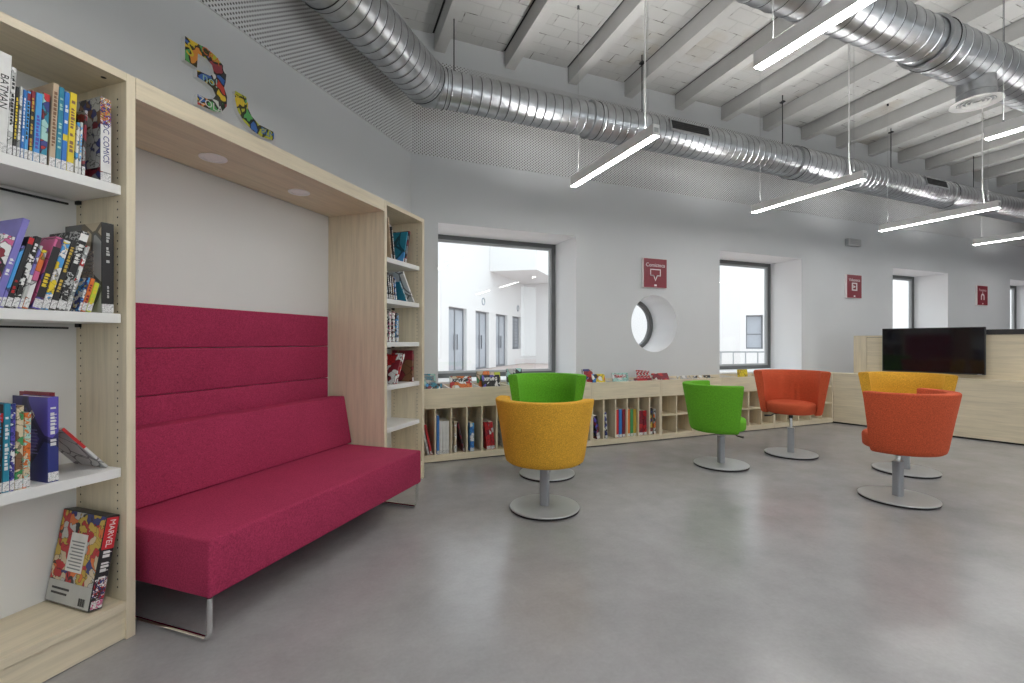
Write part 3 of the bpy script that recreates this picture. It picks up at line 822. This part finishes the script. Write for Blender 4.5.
# ================================================================ low bookcases under the windows
FY, BYK, HT = 4.556, 4.918, .735
UN = [(.894, 1.872), (1.874, 2.862), (2.864, 3.842), (3.844, 4.836), (4.838, 5.800), (5.802, 7.02)]
NM = ['nearest the sofa corner under the first window', 'second from the sofa corner, behind the yellow chair', 'third from the sofa corner, below the round window',
      'fourth from the sofa corner, first with square pigeonholes', 'fifth from the sofa corner, under the second window', 'last before the wooden counter, behind the orange chair']
def low_unit(i):
    x0, x1 = UN[i]; W = x1 - x0; e = .018
    t = thing('low_bookcase', 'low birch bookcase, ' + NM[i], 'bookcase', (x0, FY, 0), 0, 'low bookcases along the window wall')
    Dp = BYK - FY
    end = W if i < 5 else W - .26
    for a in (0, W - e): obj('side_panel', bx(a, a + e, .001, Dp, 0.012, HT), M['woodz'], t)
    obj('back_panel', bx(e, W - e, Dp - .015, Dp, .075, HT + .012), M['woodx'], t)
    obj('bottom_board', bx(e, W - e, 0, Dp - .016, .012, .075), M['woodx'], t)
    obj('plinth', bx(.004, W - .004, .03, Dp - .02, 0, .0115), M['rubber'], t)
    obj('trough_floor', bx(e, W - e, .019, Dp - .016, .535, .552), M['woodx'], t)
    obj('front_apron', bev(bx(e + .0005, end - (e if i < 5 else 0), 0, .018, .537, HT), .001, 1), M['woodx'], t)
    if i < 3:
        n = 6
        for k in range(1, n): x = W * k / n; obj('divider', bx(x - .008, x + .008, .004, Dp - .016, .0755, .534), M['woodz'], t)
    else:
        n = 4 if i < 5 else 5
        for k in range(1, n): x = W * k / n; obj('divider', bx(x - .008, x + .008, .004, Dp - .016, .0755, .534), M['woodz'], t)
        for k in range(n): obj('shelf', bx(max(e, W * k / n + .0085), min(W - e, W * (k + 1) / n - .0085), .006, Dp - .016, .292, .308), M['woodx'], t)
    for k in (1, 2):
        x = W * k / 3
        bm = bmesh.new(); prism(bm, [(.02, .553), (Dp - .017, .553), (Dp - .017, .745), (.02, .728)], lambda p, kk: (x - .006 + .012 * kk, p[0], p[1]))
        obj('trough_divider', bm, M['white'], t)
    return t
for i in range(6): low_unit(i)

G5 = 'books in the upright slots of the low bookcases'
def slot(lab, x1, w, top, cols, lean=0, scale=30, y=FY + .03, d=.24, **k):
    h = (top - .076) / math.cos(R(lean))
    book(lab, (x1 - (.022 if x1 > 2 else .03), y, .0758), w, h, d, cols, lean, rotz=0, group=G5, scale=scale, hard=False, **k)
slot('red book leaning in the first slot by the sofa corner', 1.045, .020, .378, cc('red'), -12)
slot('white book leaning beside the red one in the first slot', 1.016, .018, .36, cc('white', 'lgrey'), -12)
slot('tall blue book in the second slot by the sofa corner', 1.130, .020, .462, cc('blue'))
for k, n in enumerate(('first', 'middle', 'last')):
    slot('pale grey binder, %s of three beside the tall blue book' % n, 1.165 + .034 * k, .031, .405, cc('white'), 0, 12)
slot('slim white book at the near side of the third slot', 1.312, .024, .387, cc('white', 'beige'))
slot('dark red book leaning across the third slot', 1.386, .016, .383, cc('dred', 'black'), -13)
slot('blue and white book alone in the fourth slot', 1.498, .042, .365, cc('blue', 'blue', 'sky', 'white'), 0, 24)
slot('red book leaning in the fifth slot', 1.638, .044, .365, cc('red', 'red', 'dred'), -6, 18)
slot('second red book leaning in the fifth slot', 1.685, .044, .362, cc('red', 'red', 'white'), -6, 16)
slot('white book leaning in the sixth slot behind the yellow chair', 1.835, .020, .362, cc('white', 'lgrey'), -9)
slot('grey book leaning in the sixth slot behind the yellow chair', 1.86, .016, .362, cc('grey', 'lgrey'), -9)
slot('dark purple comic leaning in the slot right of the yellow chair', 2.975, .046, .345, cc('navy', 'dred', 'purple', 'lgrey', 'black'), -10, 26)
slot('black and blue comic leaning in the next slot along', 3.085, .034, .382, cc('black', 'navy', 'white'), -3, 26)
for k, (n, c) in enumerate((('red', 'red'), ('blue', 'blue'), ('crimson', 'dred'))):
    slot('%s binder of the red and blue trio under the round window' % n, 3.273 + .046 * k, .040, .405, cc(c))
for k, (n, c) in enumerate((('near orange', 'orange'), ('dark green', 'green'), ('far orange', 'gold'))):
    slot('%s binder beside the red and blue trio' % n, 3.434 + .046 * k, .041, .40, cc(c))
slot('thick dark red album in the fifth slot under the round window', 3.620, .055, .375, cc('dred', 'red', 'dred'), 0, 18)
slot('slim dark red album beside the thick one', 3.676, .048, .372, cc('red', 'dred'), 0, 20)
slot('multicoloured dark comic in the last tall slot', 3.765, .04, .40, cc('navy', 'dred', 'black', 'gold'), 0, 30)
slot('comic with pale spine leaning in the last tall slot', 3.815, .03, .386, cc('black', 'lgrey', 'orange'), 0, 30)

G6 = 'books set face out in the troughs of the low bookcases'
def trough(lab, x0, x1, y, top, cols, lean=13, scale=16, t=.018, title=None, yaw=0):
    w = x1 - x0; h = (top - .5525) / math.cos(R(lean))
    o = thing('face_out_book', lab, 'book', (x0, y, .5528), rot=(R(-lean), 0, R(yaw)), group=G6)
    c = .0015
    bm = bmesh.new()
    prism(bm, [(w, 0), (.002, 0), (0, .002), (0, t), (w, t), (w, t - c), (c, t - c), (c, c), (w, c)], lambda p, k: (p[0], p[1], h * k))
    obj('cover', bm, bmat(cols, scale), o)
    obj('page_block', bx(c, w - .002, c, t - c, .001, h - .001), M['paper'], o)
    if title: obj('cover_title', bx(w * .12, w * .85, -.0006, 0, h * .80, h * .92), bmat(title, 60), o)
trough('tall grey green comic behind the teal one in the first trough', .985, 1.105, 4.700, .870, cc('teal', 'grey', 'mint', 'lgrey'), 13, 26, title=cc('grey', 'teal'))
trough('short teal and black comic at the sofa end of the first trough', .985, 1.15, 4.615, .778, cc('teal', 'black', 'sky', 'white', 'dred'), 13, 26)
trough('white and orange comic with dark title in the first trough', 1.24, 1.475, 4.640, .842, cc('orange', 'white', 'orange', 'red', 'mint', 'beige'), 13, 18, title=cc('black', 'white', 'black'))
trough('orange comic behind the black one in the first trough', 1.556, 1.70, 4.700, .884, cc('orange', 'tan', 'green'), 13, 12)
trough('black comic with white title in front of the orange one', 1.59, 1.79, 4.635, .846, cc('black', 'black', 'purple', 'white', 'black'), 13, 22, title=cc('white', 'black', 'white'))
trough('pale green album just behind the black comic', 1.68, 1.84, 4.745, .866, cc('ygreen', 'beige'), 13, 10)
trough('dark teal album with black edge behind the green chair', 1.895, 2.07, 4.68, .908, cc('teal', 'black', 'mint', 'lgrey'), 10, 20, t=.04)
trough('red topped comic just past the green chair', 2.890, 3.03, 4.745, .875, cc('red', 'dred', 'lgrey', 'navy'), 12, 22, title=cc('red', 'dred'))
trough('yellow and blue comic at the start of the third trough', 2.95, 3.12, 4.63, .822, cc('yellow', 'white', 'blue', 'orange', 'black'), 12, 20)
trough('mint comic with red title in the third trough', 3.235, 3.46, 4.64, .826, cc('mint', 'white', 'mint', 'lgrey'), 12, 20, title=cc('dred', 'red', 'white'))
trough('low red magazine in the third trough', 3.53, 3.80, 4.62, .758, cc('red', 'dred', 'lgrey'), 12, 20)
for k, n in enumerate(('first', 'second', 'third', 'fourth')):
    trough('slim red and white comic, %s of the fan at the end of the third trough' % n, 3.645 + .043 * k, 3.69 + .043 * k, 4.72 - .01 * k, .850 - .004 * k, cc('red', 'white', 'dred'), 10, 40, t=.012)
trough('dark red magazine at the start of the fourth trough', 3.875, 4.12, 4.62, .803, cc('dred', 'red', 'dred', 'white'), 30, 16)
trough('grey and white magazine low in the fourth trough', 4.24, 4.48, 4.62, .764, cc('lgrey', 'white', 'beige', 'white'), 25, 20)
trough('beige magazine low in the fourth trough beside the module joint', 4.52, 4.79, 4.62, .760, cc('beige', 'white', 'black', 'lgrey'), 25, 20)
trough('small yellow book with a dark butterfly shape under the second window', 5.275, 5.445, 4.66, .825, cc('yellow', 'yellow', 'gold', 'black', 'yellow'), 8, 16)
trough('blue and white magazine at the counter end of the last trough', 6.815, 6.985, 4.60, .735, cc('white', 'sky', 'black', 'white', 'navy'), 14, 34)

# ================================================================ wall signs
def sign(label, x, z, w, h, word, icon):
    t = thing('wall_sign', label, 'sign', (x, WY - .0005, z), 0, 'crimson section signs on the window wall')
    obj('backing', bev(bx(-.010, w, -.032, 0, 0, h), .002, 1), M['signwhite'], t)
    obj('face', bx(.002, w - .004, -.0345, -.0325, .005, h - .005), M['sign'], t)
    mt = Matrix.Translation((w / 2, -.0352, h * .77)) @ Matrix.Rotation(R(90), 4, 'X')
    obj('lettering', text_bm(word, w * .19, mt), M['signwhite'], t)
    bm = bmesh.new(); cx = w / 2; y0, y1 = -.0355, -.0346
    if icon == 'bubble':
        a, b, c, d, f = cx - .085, cx + .085, h * .40, h * .64, .013
        for q in ((a, b, d - f, d), (a, a + f, c, d), (b - f, b, c, d), (a, cx - .03, c, c + f), (cx + .03, b, c, c + f)): box(bm, q[0], q[1], y0, y1, q[2], q[3])
        for s in (-1, 1):
            prism(bm, [(cx + s * .038, c + f), (cx + s * .024, c + f), (cx, c - .045), (cx, c - .070)], lambda p, k: (p[0], y0 + (y1 - y0) * k, p[1]))
    elif icon == 'camera':
        a, b, c, d, f = cx - .07, cx + .07, h * .32, h * .66, .02
        for q in ((a, b, d - f, d), (a, a + .03, c, d), (b - .03, b, c, d), (a, b, c, c + f)): box(bm, q[0], q[1], y0, y1, q[2], q[3])
        prism(bm, [(cx - .03, h * .42), (cx - .03, h * .56), (cx + .03, h * .49)], lambda p, k: (p[0], y0 + (y1 - y0) * k, p[1]))
    else:
        pts = []
        for k in range(13):
            an = math.pi * k / 12; pts.append((cx + .065 * math.cos(an), h * .45 + .06 * math.sin(an)))
        pts += [(cx - .065, h * .28), (cx - .03, h * .28), (cx - .03, h * .40)]
        for k in range(7):
            an = math.pi - math.pi * k / 6; pts.append((cx + .03 * math.cos(an), h * .44 + .03 * math.sin(an)))
        pts += [(cx + .03, h * .28), (cx + .065, h * .28)]
        prism(bm, pts, lambda p, k: (p[0], y0 + (y1 - y0) * k, p[1]))
        box(bm, cx - .008, cx + .008, y0, y1, h * .62, h * .70)
    obj('icon', bm, M['signwhite'], t)
    obj('small_logo', bx(cx - .02, cx + .02, y0, y1, h * .06, h * .12), M['signwhite'], t)
sign('crimson sign with a speech bubble above the round window', 3.855, 1.905, .375, .385, 'Comicteca', 'bubble')
sign('crimson sign with a film frame symbol between second and third windows', 7.89, 1.915, .37, .385, 'Videoteca', 'camera')
sign('crimson sign with headphone symbol farthest along the window wall', 11.78, 1.915, .37, .385, 'Fonoteca', 'phones')

el = thing('wall_detector', 'small grey wall mounted alarm unit high above the second crimson sign', 'alarm', (8.04, WY - .0005, 2.82))
obj('housing', bev(bx(-.16, .16, -.07, 0, -.06, .06), .015, 2), M['greymetal'], el, smooth=40)
bm = bmesh.new()
for k in range(3): box(bm, -.13, .13, -.0715, -.069, -.035 + .03 * k, -.028 + .03 * k)
obj('slots', bm, M['post'], el)

# ================================================================ wooden counter and television
KA = R(-75.66)
K0 = Vector((7.036, 4.551, 0)); kd = Vector((math.cos(KA), math.sin(KA), 0)); kn = Vector((-kd.y, kd.x, 0))
LEN = 5.2
ct = thing('wooden_counter', 'long birch counter with raised back panel across the end of the reading area', 'counter', K0, KA)
tol = lambda x, y: ((Vector((x, y, 0)) - K0).dot(kd), (Vector((x, y, 0)) - K0).dot(kn))
def poly(front, back, z0, z1):
    bk = Vector((7.03, 4.92, 0))
    uE = (4.92 - K0.y - kn.y * back) / kd.y
    pts = [(0, front), (LEN, front), (LEN, back), (uE, back), tol(7.036, 4.92)]
    if front > 0.005: pts[0] = (0.004, front)
    bm = bmesh.new(); prism(bm, pts, lambda p, k: (p[0], p[1], z0 + (z1 - z0) * k)); return bm
obj('body', poly(0.006, .19, .022, .715), M['woodx'], ct)
obj('counter_top', poly(0, .19, .716, .742), M['woodx'], ct)
obj('plinth', poly(.03, .18, 0, .0215), M['rubber'], ct)
obj('back_panel', bx(.345, LEN, .20, .225, .0, 1.292), M['woodx'], ct)
obj('end_panel', bx(.185, .340, .196, .225, .0, 1.292), M['woodz'], ct)
obj('cap_strip', bx(.345, 1.0, .197, .1995, 1.262, 1.266), M['hole'], ct)
obj('dark_ledge', bev(bx(1.30, LEN, .18, .62, 1.294, 1.355), .004, 1), M['black'], ct)
tv = thing('television', 'black flat screen television hung on the wooden counter panel', 'television', K0 + kd * 1.062 + kn * .10 + Vector((0, 0, 1.09)), KA)
obj('casing', bev(bx(-.512, .512, 0, .045, -.297, .297), .006, 2), M['black'], tv, smooth=40)
obj('screen', bx(-.502, .502, -.0015, 0, -.280, .288), M['screen'], tv)
obj('mount_bracket', bx(-.2, .2, .046, .098, -.12, .15), M['galvdark'], tv)
obj('status_light', bx(.44, .48, -.002, -.0005, -.293, -.289), M['frost'], tv)

# ================================================================ swivel tub chairs
PHI = 95.0
def make_chair(label, mat, x, y, face_deg, lift, first=None):
    """local -Y is the back; the opening faces +Y"""
    t = thing('swivel_tub_chair', label, 'chair', (x, y, 0), R(face_deg - 90), 'colourful swivel tub chairs')
    z0 = .345 + lift
    prof = [(.215, .000), (.262, .004), (.278, .016), (.287, .045), (.320, .250), (.353, .436), (.353, .448), (.346, .455), (.318, .456), (.278, .454), (.271, .446), (.253, .30), (.239, .105), (.232, .045), (.222, .014)]
    bm = bmesh.new(); lathe(bm, prof, 56, R(-90 - PHI), R(-90 + PHI), (0, 0, z0), close=True)
    obj('shell', bm, mat, t, smooth=38)
    bm = bmesh.new(); lathe(bm, ((0, .012), (.20, .012), (.216, .018), (.224, .030), (.2275, .088), (.225, .112), (.215, .124), (.17, .133), (0, .137)), 48, centre=(0, -.006, z0))
    obj('seat', bm, mat, t, smooth=50)
    bm = bmesh.new(); lathe(bm, ((0, -.045), (.020, -.045), (.022, -.012), (.06, .004), (.06, .0115), (0, .0115)), 32, centre=(0, 0, z0))
    obj('seat_plate', bm, M['black'], t, smooth=40)
    bm = bmesh.new(); lathe(bm, ((0, .0), (.240, 0), (.247, .003), (.247, .015), (.2, .015), (0, .015)), 56)
    obj('base_edge', bm, M['rubber'], t, smooth=40)
    bm = bmesh.new(); lathe(bm, ((0, .0155), (.247, .0155), (.251, .018), (.248, .024), (.12, .027), (0, .028)), 56)
    obj('base_disc', bm, M['greymetal'], t, smooth=40)
    pts = []
    for sx, sy, a0 in ((1, 1, 0), (-1, 1, 90), (-1, -1, 180), (1, -1, 270)):
        for k in range(5):
            a = R(a0 + 90 * k / 4); pts.append((sx * .018 + .014 * math.cos(a), sy * .014 + .014 * math.sin(a)))
    ph = min(.290, z0 - .047)
    bm = bmesh.new(); prism(bm, pts, lambda p, k: (p[0], p[1], .0282 + (ph - .0282) * k))
    obj('post', bm, M['post'], t, smooth=40)
    if z0 - .045 > ph + .01:
        bm = bmesh.new(); lathe(bm, ((.016, ph), (.016, z0 - .045)), 20); obj('gas_piston', bm, M['chrome'], t, smooth=40)
    bm = bmesh.new(); tube(bm, [(.03, .01, z0 + .004), (.15, .05, z0 - .004), (.18, .062, z0 - .024), (.24, .085, z0 - .026)], [.006, .006, .007, .010], 8)
    obj('height_lever', bm, M['black'], t, smooth=50)
    return t
make_chair('yellow swivel tub chair seen from behind, nearest the sofa', M['yellow'], 1.494, 3.009, 49, 0)
make_chair('green swivel tub chair facing the camera, behind the nearer yellow chair', M['green'], 1.898, 3.773, 241, .10)
make_chair('green swivel tub chair turned away, standing alone in the middle of the floor', M['green'], 3.605, 3.409, -19, 0)
make_chair('orange swivel tub chair facing the room in front of the low bookcase', M['orange'], 4.635, 3.449, 214, .09)
make_chair('orange swivel tub chair turned away, nearest the television', M['orange'], 4.082, 2.162, 88, .035)
make_chair('yellow swivel tub chair facing the room in front of the television', M['yellow'], 5.013, 2.594, 203, .105)

# ================================================================ pendant lights
def make_pendant(label, x, yc, off=False):
    zb = 2.77; Ln = 1.26
    t = thing('pendant_light', label, 'lamp', (x, yc, 0), 0, 'linear pendant lights')
    h = Ln / 2
    hb = bx(-.031, .031, -h, h, zb + .006, zb + .078)
    for q in ((-.031, -.027, -h, h), (.027, .031, -h, h), (-.027, .027, -h, -h + .004), (-.027, .027, h - .004, h)): box(hb, *q, zb + .078, zb + .092)
    obj('housing', hb, M['lampbody'], t)
    obj('diffuser', bx(-.027, .027, -h + .004, h - .004, zb, zb + .0055), M['lit'], t)
    obj('added_uplight', bx(-.022, .022, -h + .06, h - .06, zb + .0785, zb + .0815), M['upfill'], t)  # unseen glowing strip added on top to brighten ceiling and upper walls
    for s in (-1, 1): obj('end_cap', bx(-.02, .02, s * (h + .0012) - .001, s * (h + .0012) + .001, zb + .03, zb + .065), M['greymetal'], t)
    for s in (-1, 1):
        yy = s * (h - .10); zc = ceil_z(yc + yy)
        bm = bmesh.new(); tube(bm, [(0, yy, zb + .082), (0, yy, zc)], .0022, 6)
        w_ = obj('suspension_wire', bm, M['greymetal'], t)
        bm = bmesh.new(); lathe(bm, ((0, 0), (.008, 0), (.008, .03), (0, .03)), 10, centre=(0, yy, zb + .082)); obj('wire_grip', bm, M['galvdark'], w_)
        bm = bmesh.new(); lathe(bm, ((0, -.03), (.012, -.03), (.012, 0), (0, 0)), 10, centre=(0, yy, zc)); obj('ceiling_fixing', bm, M['galvdark'], w_)
    yy = -h + .16
    bm = bmesh.new(); tube(bm, [(0, yy - .03, zb + .082), (.012, yy - .015, zb + .16), (.02, yy, zb + .3), (.02, yy, ceil_z(yc + yy))], .0055, 8)
    obj('power_cable', bm, M['lampbody'], t)
    return t
PEND = [(2.37, 3.49, 'nearest the corner, before the first window'), (4.875, 3.49, 'second along the window wall, before the second window'), (7.355, 3.49, 'third along the window wall, above the television'),
        (9.80, 3.49, 'fourth along the window wall'), (12.28, 3.49, 'fifth along the window wall'), (2.33, 1.31, 'large in the near row under the round duct'), (4.79, 1.31, 'second in the near row beyond the ceiling diffuser'),
        (7.30, 1.31, 'third in the near row, over the counter'), (-.14, 1.31, 'over the sofa end of the near row')]
for x, y, w in PEND: make_pendant('long white lit pendant light, ' + w, x, y)
for x, y, w in ((-2.6, -.87, 'first'), (-.14, -.87, 'second'), (2.33, -.87, 'third'), (4.79, -.87, 'fourth'), (7.3, -.87, 'fifth'), (-.14, -3.05, 'sixth'), (2.33, -3.05, 'seventh'), (4.79, -3.05, 'eighth'), (9.8, 1.31, 'ninth')):  # unseen pendants carrying on the grid, added for their light
    make_pendant('long white lit pendant light, %s of those hanging unseen behind the viewpoint' % w, x, y)

# ================================================================ ducts
def ribbed(length, r, pitch=.125, n=44):
    prof = [(r, 0)]; x = pitch * .5
    while x < length - .03:
        prof += [(r, x - .011), (r + .0035, x - .005), (r + .0042, x - .0035), (r + .0042, x + .0035), (r + .0035, x + .005), (r, x + .011)]
        x += pitch
    prof.append((r, length))
    return prof
def along(a, b):
    d = (Vector(b) - Vector(a)); q = d.to_track_quat('Z', 'X'); return q.to_euler(), d.length
def duct_run(parent, a, b, r, name='duct_section', pitch=.098):
    e, Ln = along(a, b)
    bm = bmesh.new(); pr = ribbed(Ln, r, pitch)
    lathe(bm, pr, 48)
    o = obj(name, bm, [M['galv'], M['galvdark']], parent, loc=a, rot=e, smooth=30)
    vv = o.data.vertices
    for p in o.data.polygons:
        if len(p.vertices) == 4 and min(math.hypot(vv[i].co.x, vv[i].co.y) for i in p.vertices) > r + .0040: p.material_index = 1  # shadow lines of the raised seam painted as a dark stripe
    return o
def ring(parent, a, axis_to, r, w=.07, name='coupling_ring'):
    e, Ln = along(a, axis_to)
    bm = bmesh.new()
    lathe(bm, ((r - .012, 0), (r + .001, 0), (r + .010, .005), (r + .010, .012), (r + .003, .016), (r + .003, w - .016), (r + .010, w - .012), (r + .010, w - .005), (r + .001, w), (r - .012, w)), 48, close=True)
    o = obj(name, bm, [M['galv'], M['galvdark']], parent, loc=a, rot=e, smooth=30)
    for p in o.data.polygons:
        zc = p.center.z
        if (.010 < zc < .016 or w - .016 < zc < w - .010) and math.hypot(p.center.x, p.center.y) > r: p.material_index = 1  # shade beside the ring's beads painted dark
    return o
DY, DZ = 4.40, 3.64
d1 = thing('ventilation_duct', 'ribbed galvanised round duct running under the ceiling along slanted and window walls', 'duct', (0, 0, 0))
PL = 2.20
EL = Vector((.962, DY, DZ))
def onL(s): return EL + D * s
duct_run(d1, onL(-1.40), onL(-.10), .203, pitch=.092)
duct_run(d1, onL(-6.2), onL(-1.46), .175, pitch=1.2)
ring(d1, onL(-1.48), onL(0), .205, .09)
# elbow in three gores
bm = bmesh.new()
pts = [onL(-.10), onL(-.05), EL + D * -.0 + Vector((.005, 0, 0)), EL + Vector((.07, 0, 0)), EL + Vector((.13, 0, 0))]
tube(bm, pts, [.203, .203, .196, .180, .172], 48)
obj('elbow', bm, M['galv'], d1, smooth=40)
ring(d1, onL(-.115), onL(0.5), .203, .04)
ring(d1, (EL.x + .06, DY, DZ), (EL.x + 2, DY, DZ), .178, .09)
runs = [(EL.x + .13, 2.72, .172), (2.80, 5.92, .190), (6.0, 9.5, .208), (9.58, 16.5, .200)]
for a, b, r in runs: duct_run(d1, (a, DY, DZ), (b, DY, DZ), r)
for x, r in ((2.70, .188), (5.90, .207), (9.48, .207)): ring(d1, (x, DY, DZ), (x + 2, DY, DZ), r, .11)
def grille(parent, x0, x1, r, y, z, tilt=12, hh=.07):
    g = obj('air_grille', bx(0, x1 - x0, -.012, .02, -hh, hh), M['galv'], parent, loc=(x0, y - (r + .004) * math.cos(R(tilt)), z + (r + .004) * math.sin(R(tilt))), rot=(R(-tilt), 0, 0))
    obj('grille_shade_plate', bx(.02, x1 - x0 - .02, -.0135, -.012, -hh + .018, hh - .018), M['dark'], g)  # black plate on the solid face paints the shade between the blades
    bm = bmesh.new(); n = 4
    for k in range(n): zc = -hh + .034 + (2 * hh - .068) * k / (n - 1); box(bm, .02, x1 - x0 - .02, -.019, -.0137, zc - .004, zc + .002)
    obj('louvre_blade', bm, M['galvdark'], g)
grille(d1, 3.68, 4.27, .190, DY, DZ); grille(d1, 8.62, 9.19, .208, DY, DZ)
for x, r in ((1.203, .172), (3.44, .190), (5.752, .190), (8.13, .208), (10.46, .200), (13.0, .2)):
    bm = bmesh.new(); tube(bm, [(x, DY, DZ + r), (x, DY, ceil_z(DY))], .006, 8)
    hr = obj('hanger_rod', bm, M['galvdark'], d1)
    bm = bmesh.new(); box(bm, x - .02, x + .02, DY - .03, DY + .03, ceil_z(DY) - .10, ceil_z(DY) - .085)
    obj('rod_clamp', bm, M['galvdark'], hr)
for s in (-.9,):
    bm = bmesh.new(); p = onL(s); tube(bm, [(p.x, p.y, DZ + .2), (p.x, p.y, ceil_z(p.y))], .006, 8); obj('hanger_rod', bm, M['galvdark'], d1)

NY, NZ = 2.30, 3.73
d2 = thing('ventilation_duct', 'ribbed galvanised round duct crossing the ceiling above the near pendant lights', 'duct', (0, 0, 0))
for a, b, r in ((-1.2, 4.74, .180), (4.82, 12.0, .198)): duct_run(d2, (a, NY, NZ), (b, NY, NZ), r, pitch=.125)
ring(d2, (4.70, NY, NZ), (8, NY, NZ), .198, .13)
bm = bmesh.new(); lathe(bm, ((.135, 0), (.135, .06), (.140, .064), (.140, .07), (.135, .074), (.135, .24)), 40, centre=(5.51, NY, 3.385))
nk = obj('diffuser_neck', bm, M['galv'], d2, smooth=40)
bm = bmesh.new(); lathe(bm, ((.134, .010), (.150, .008), (.182, -.004), (.184, -.010), (.178, -.012), (.150, -.006), (.134, -.003)), 40, centre=(5.51, NY, 3.38), close=True)
df = obj('diffuser_flange', bm, M['lampbody'], d2, smooth=40)
bm = bmesh.new()
for q in (.025, .055, .085, .112):
    b2 = bmesh.new(); lathe(b2, ((q, .018), (q + .012, -.008), (q + .015, -.008), (q + .003, .018)), 36, centre=(5.51, NY, 3.38), close=True)
    me_ = bpy.data.meshes.new('t'); b2.to_mesh(me_); b2.free(); bm.from_mesh(me_); bpy.data.meshes.remove(me_)
obj('diffuser_cone', bm, M['lampbody'], df, smooth=40)
bm = bmesh.new(); lathe(bm, ((0, .03), (.134, .03), (.134, .034), (0, .034)), 36, centre=(5.51, NY, 3.38)); obj('diffuser_shade_disc', bm, M['dark'], df)  # black disc paints the shade inside the neck
for x, r in ((1.0, .178), (3.1, .178), (5.99, .198), (8.2, .198)):
    bm = bmesh.new(); tube(bm, [(x, NY, NZ + r), (x, NY, ceil_z(NY))], .006, 8)
    hr = obj('hanger_rod', bm, M['galvdark'], d2)
    bm = bmesh.new(); box(bm, x - .02, x + .02, NY - .03, NY + .03, ceil_z(NY) - .12, ceil_z(NY) - .10); obj('rod_clamp', bm, M['galvdark'], hr)
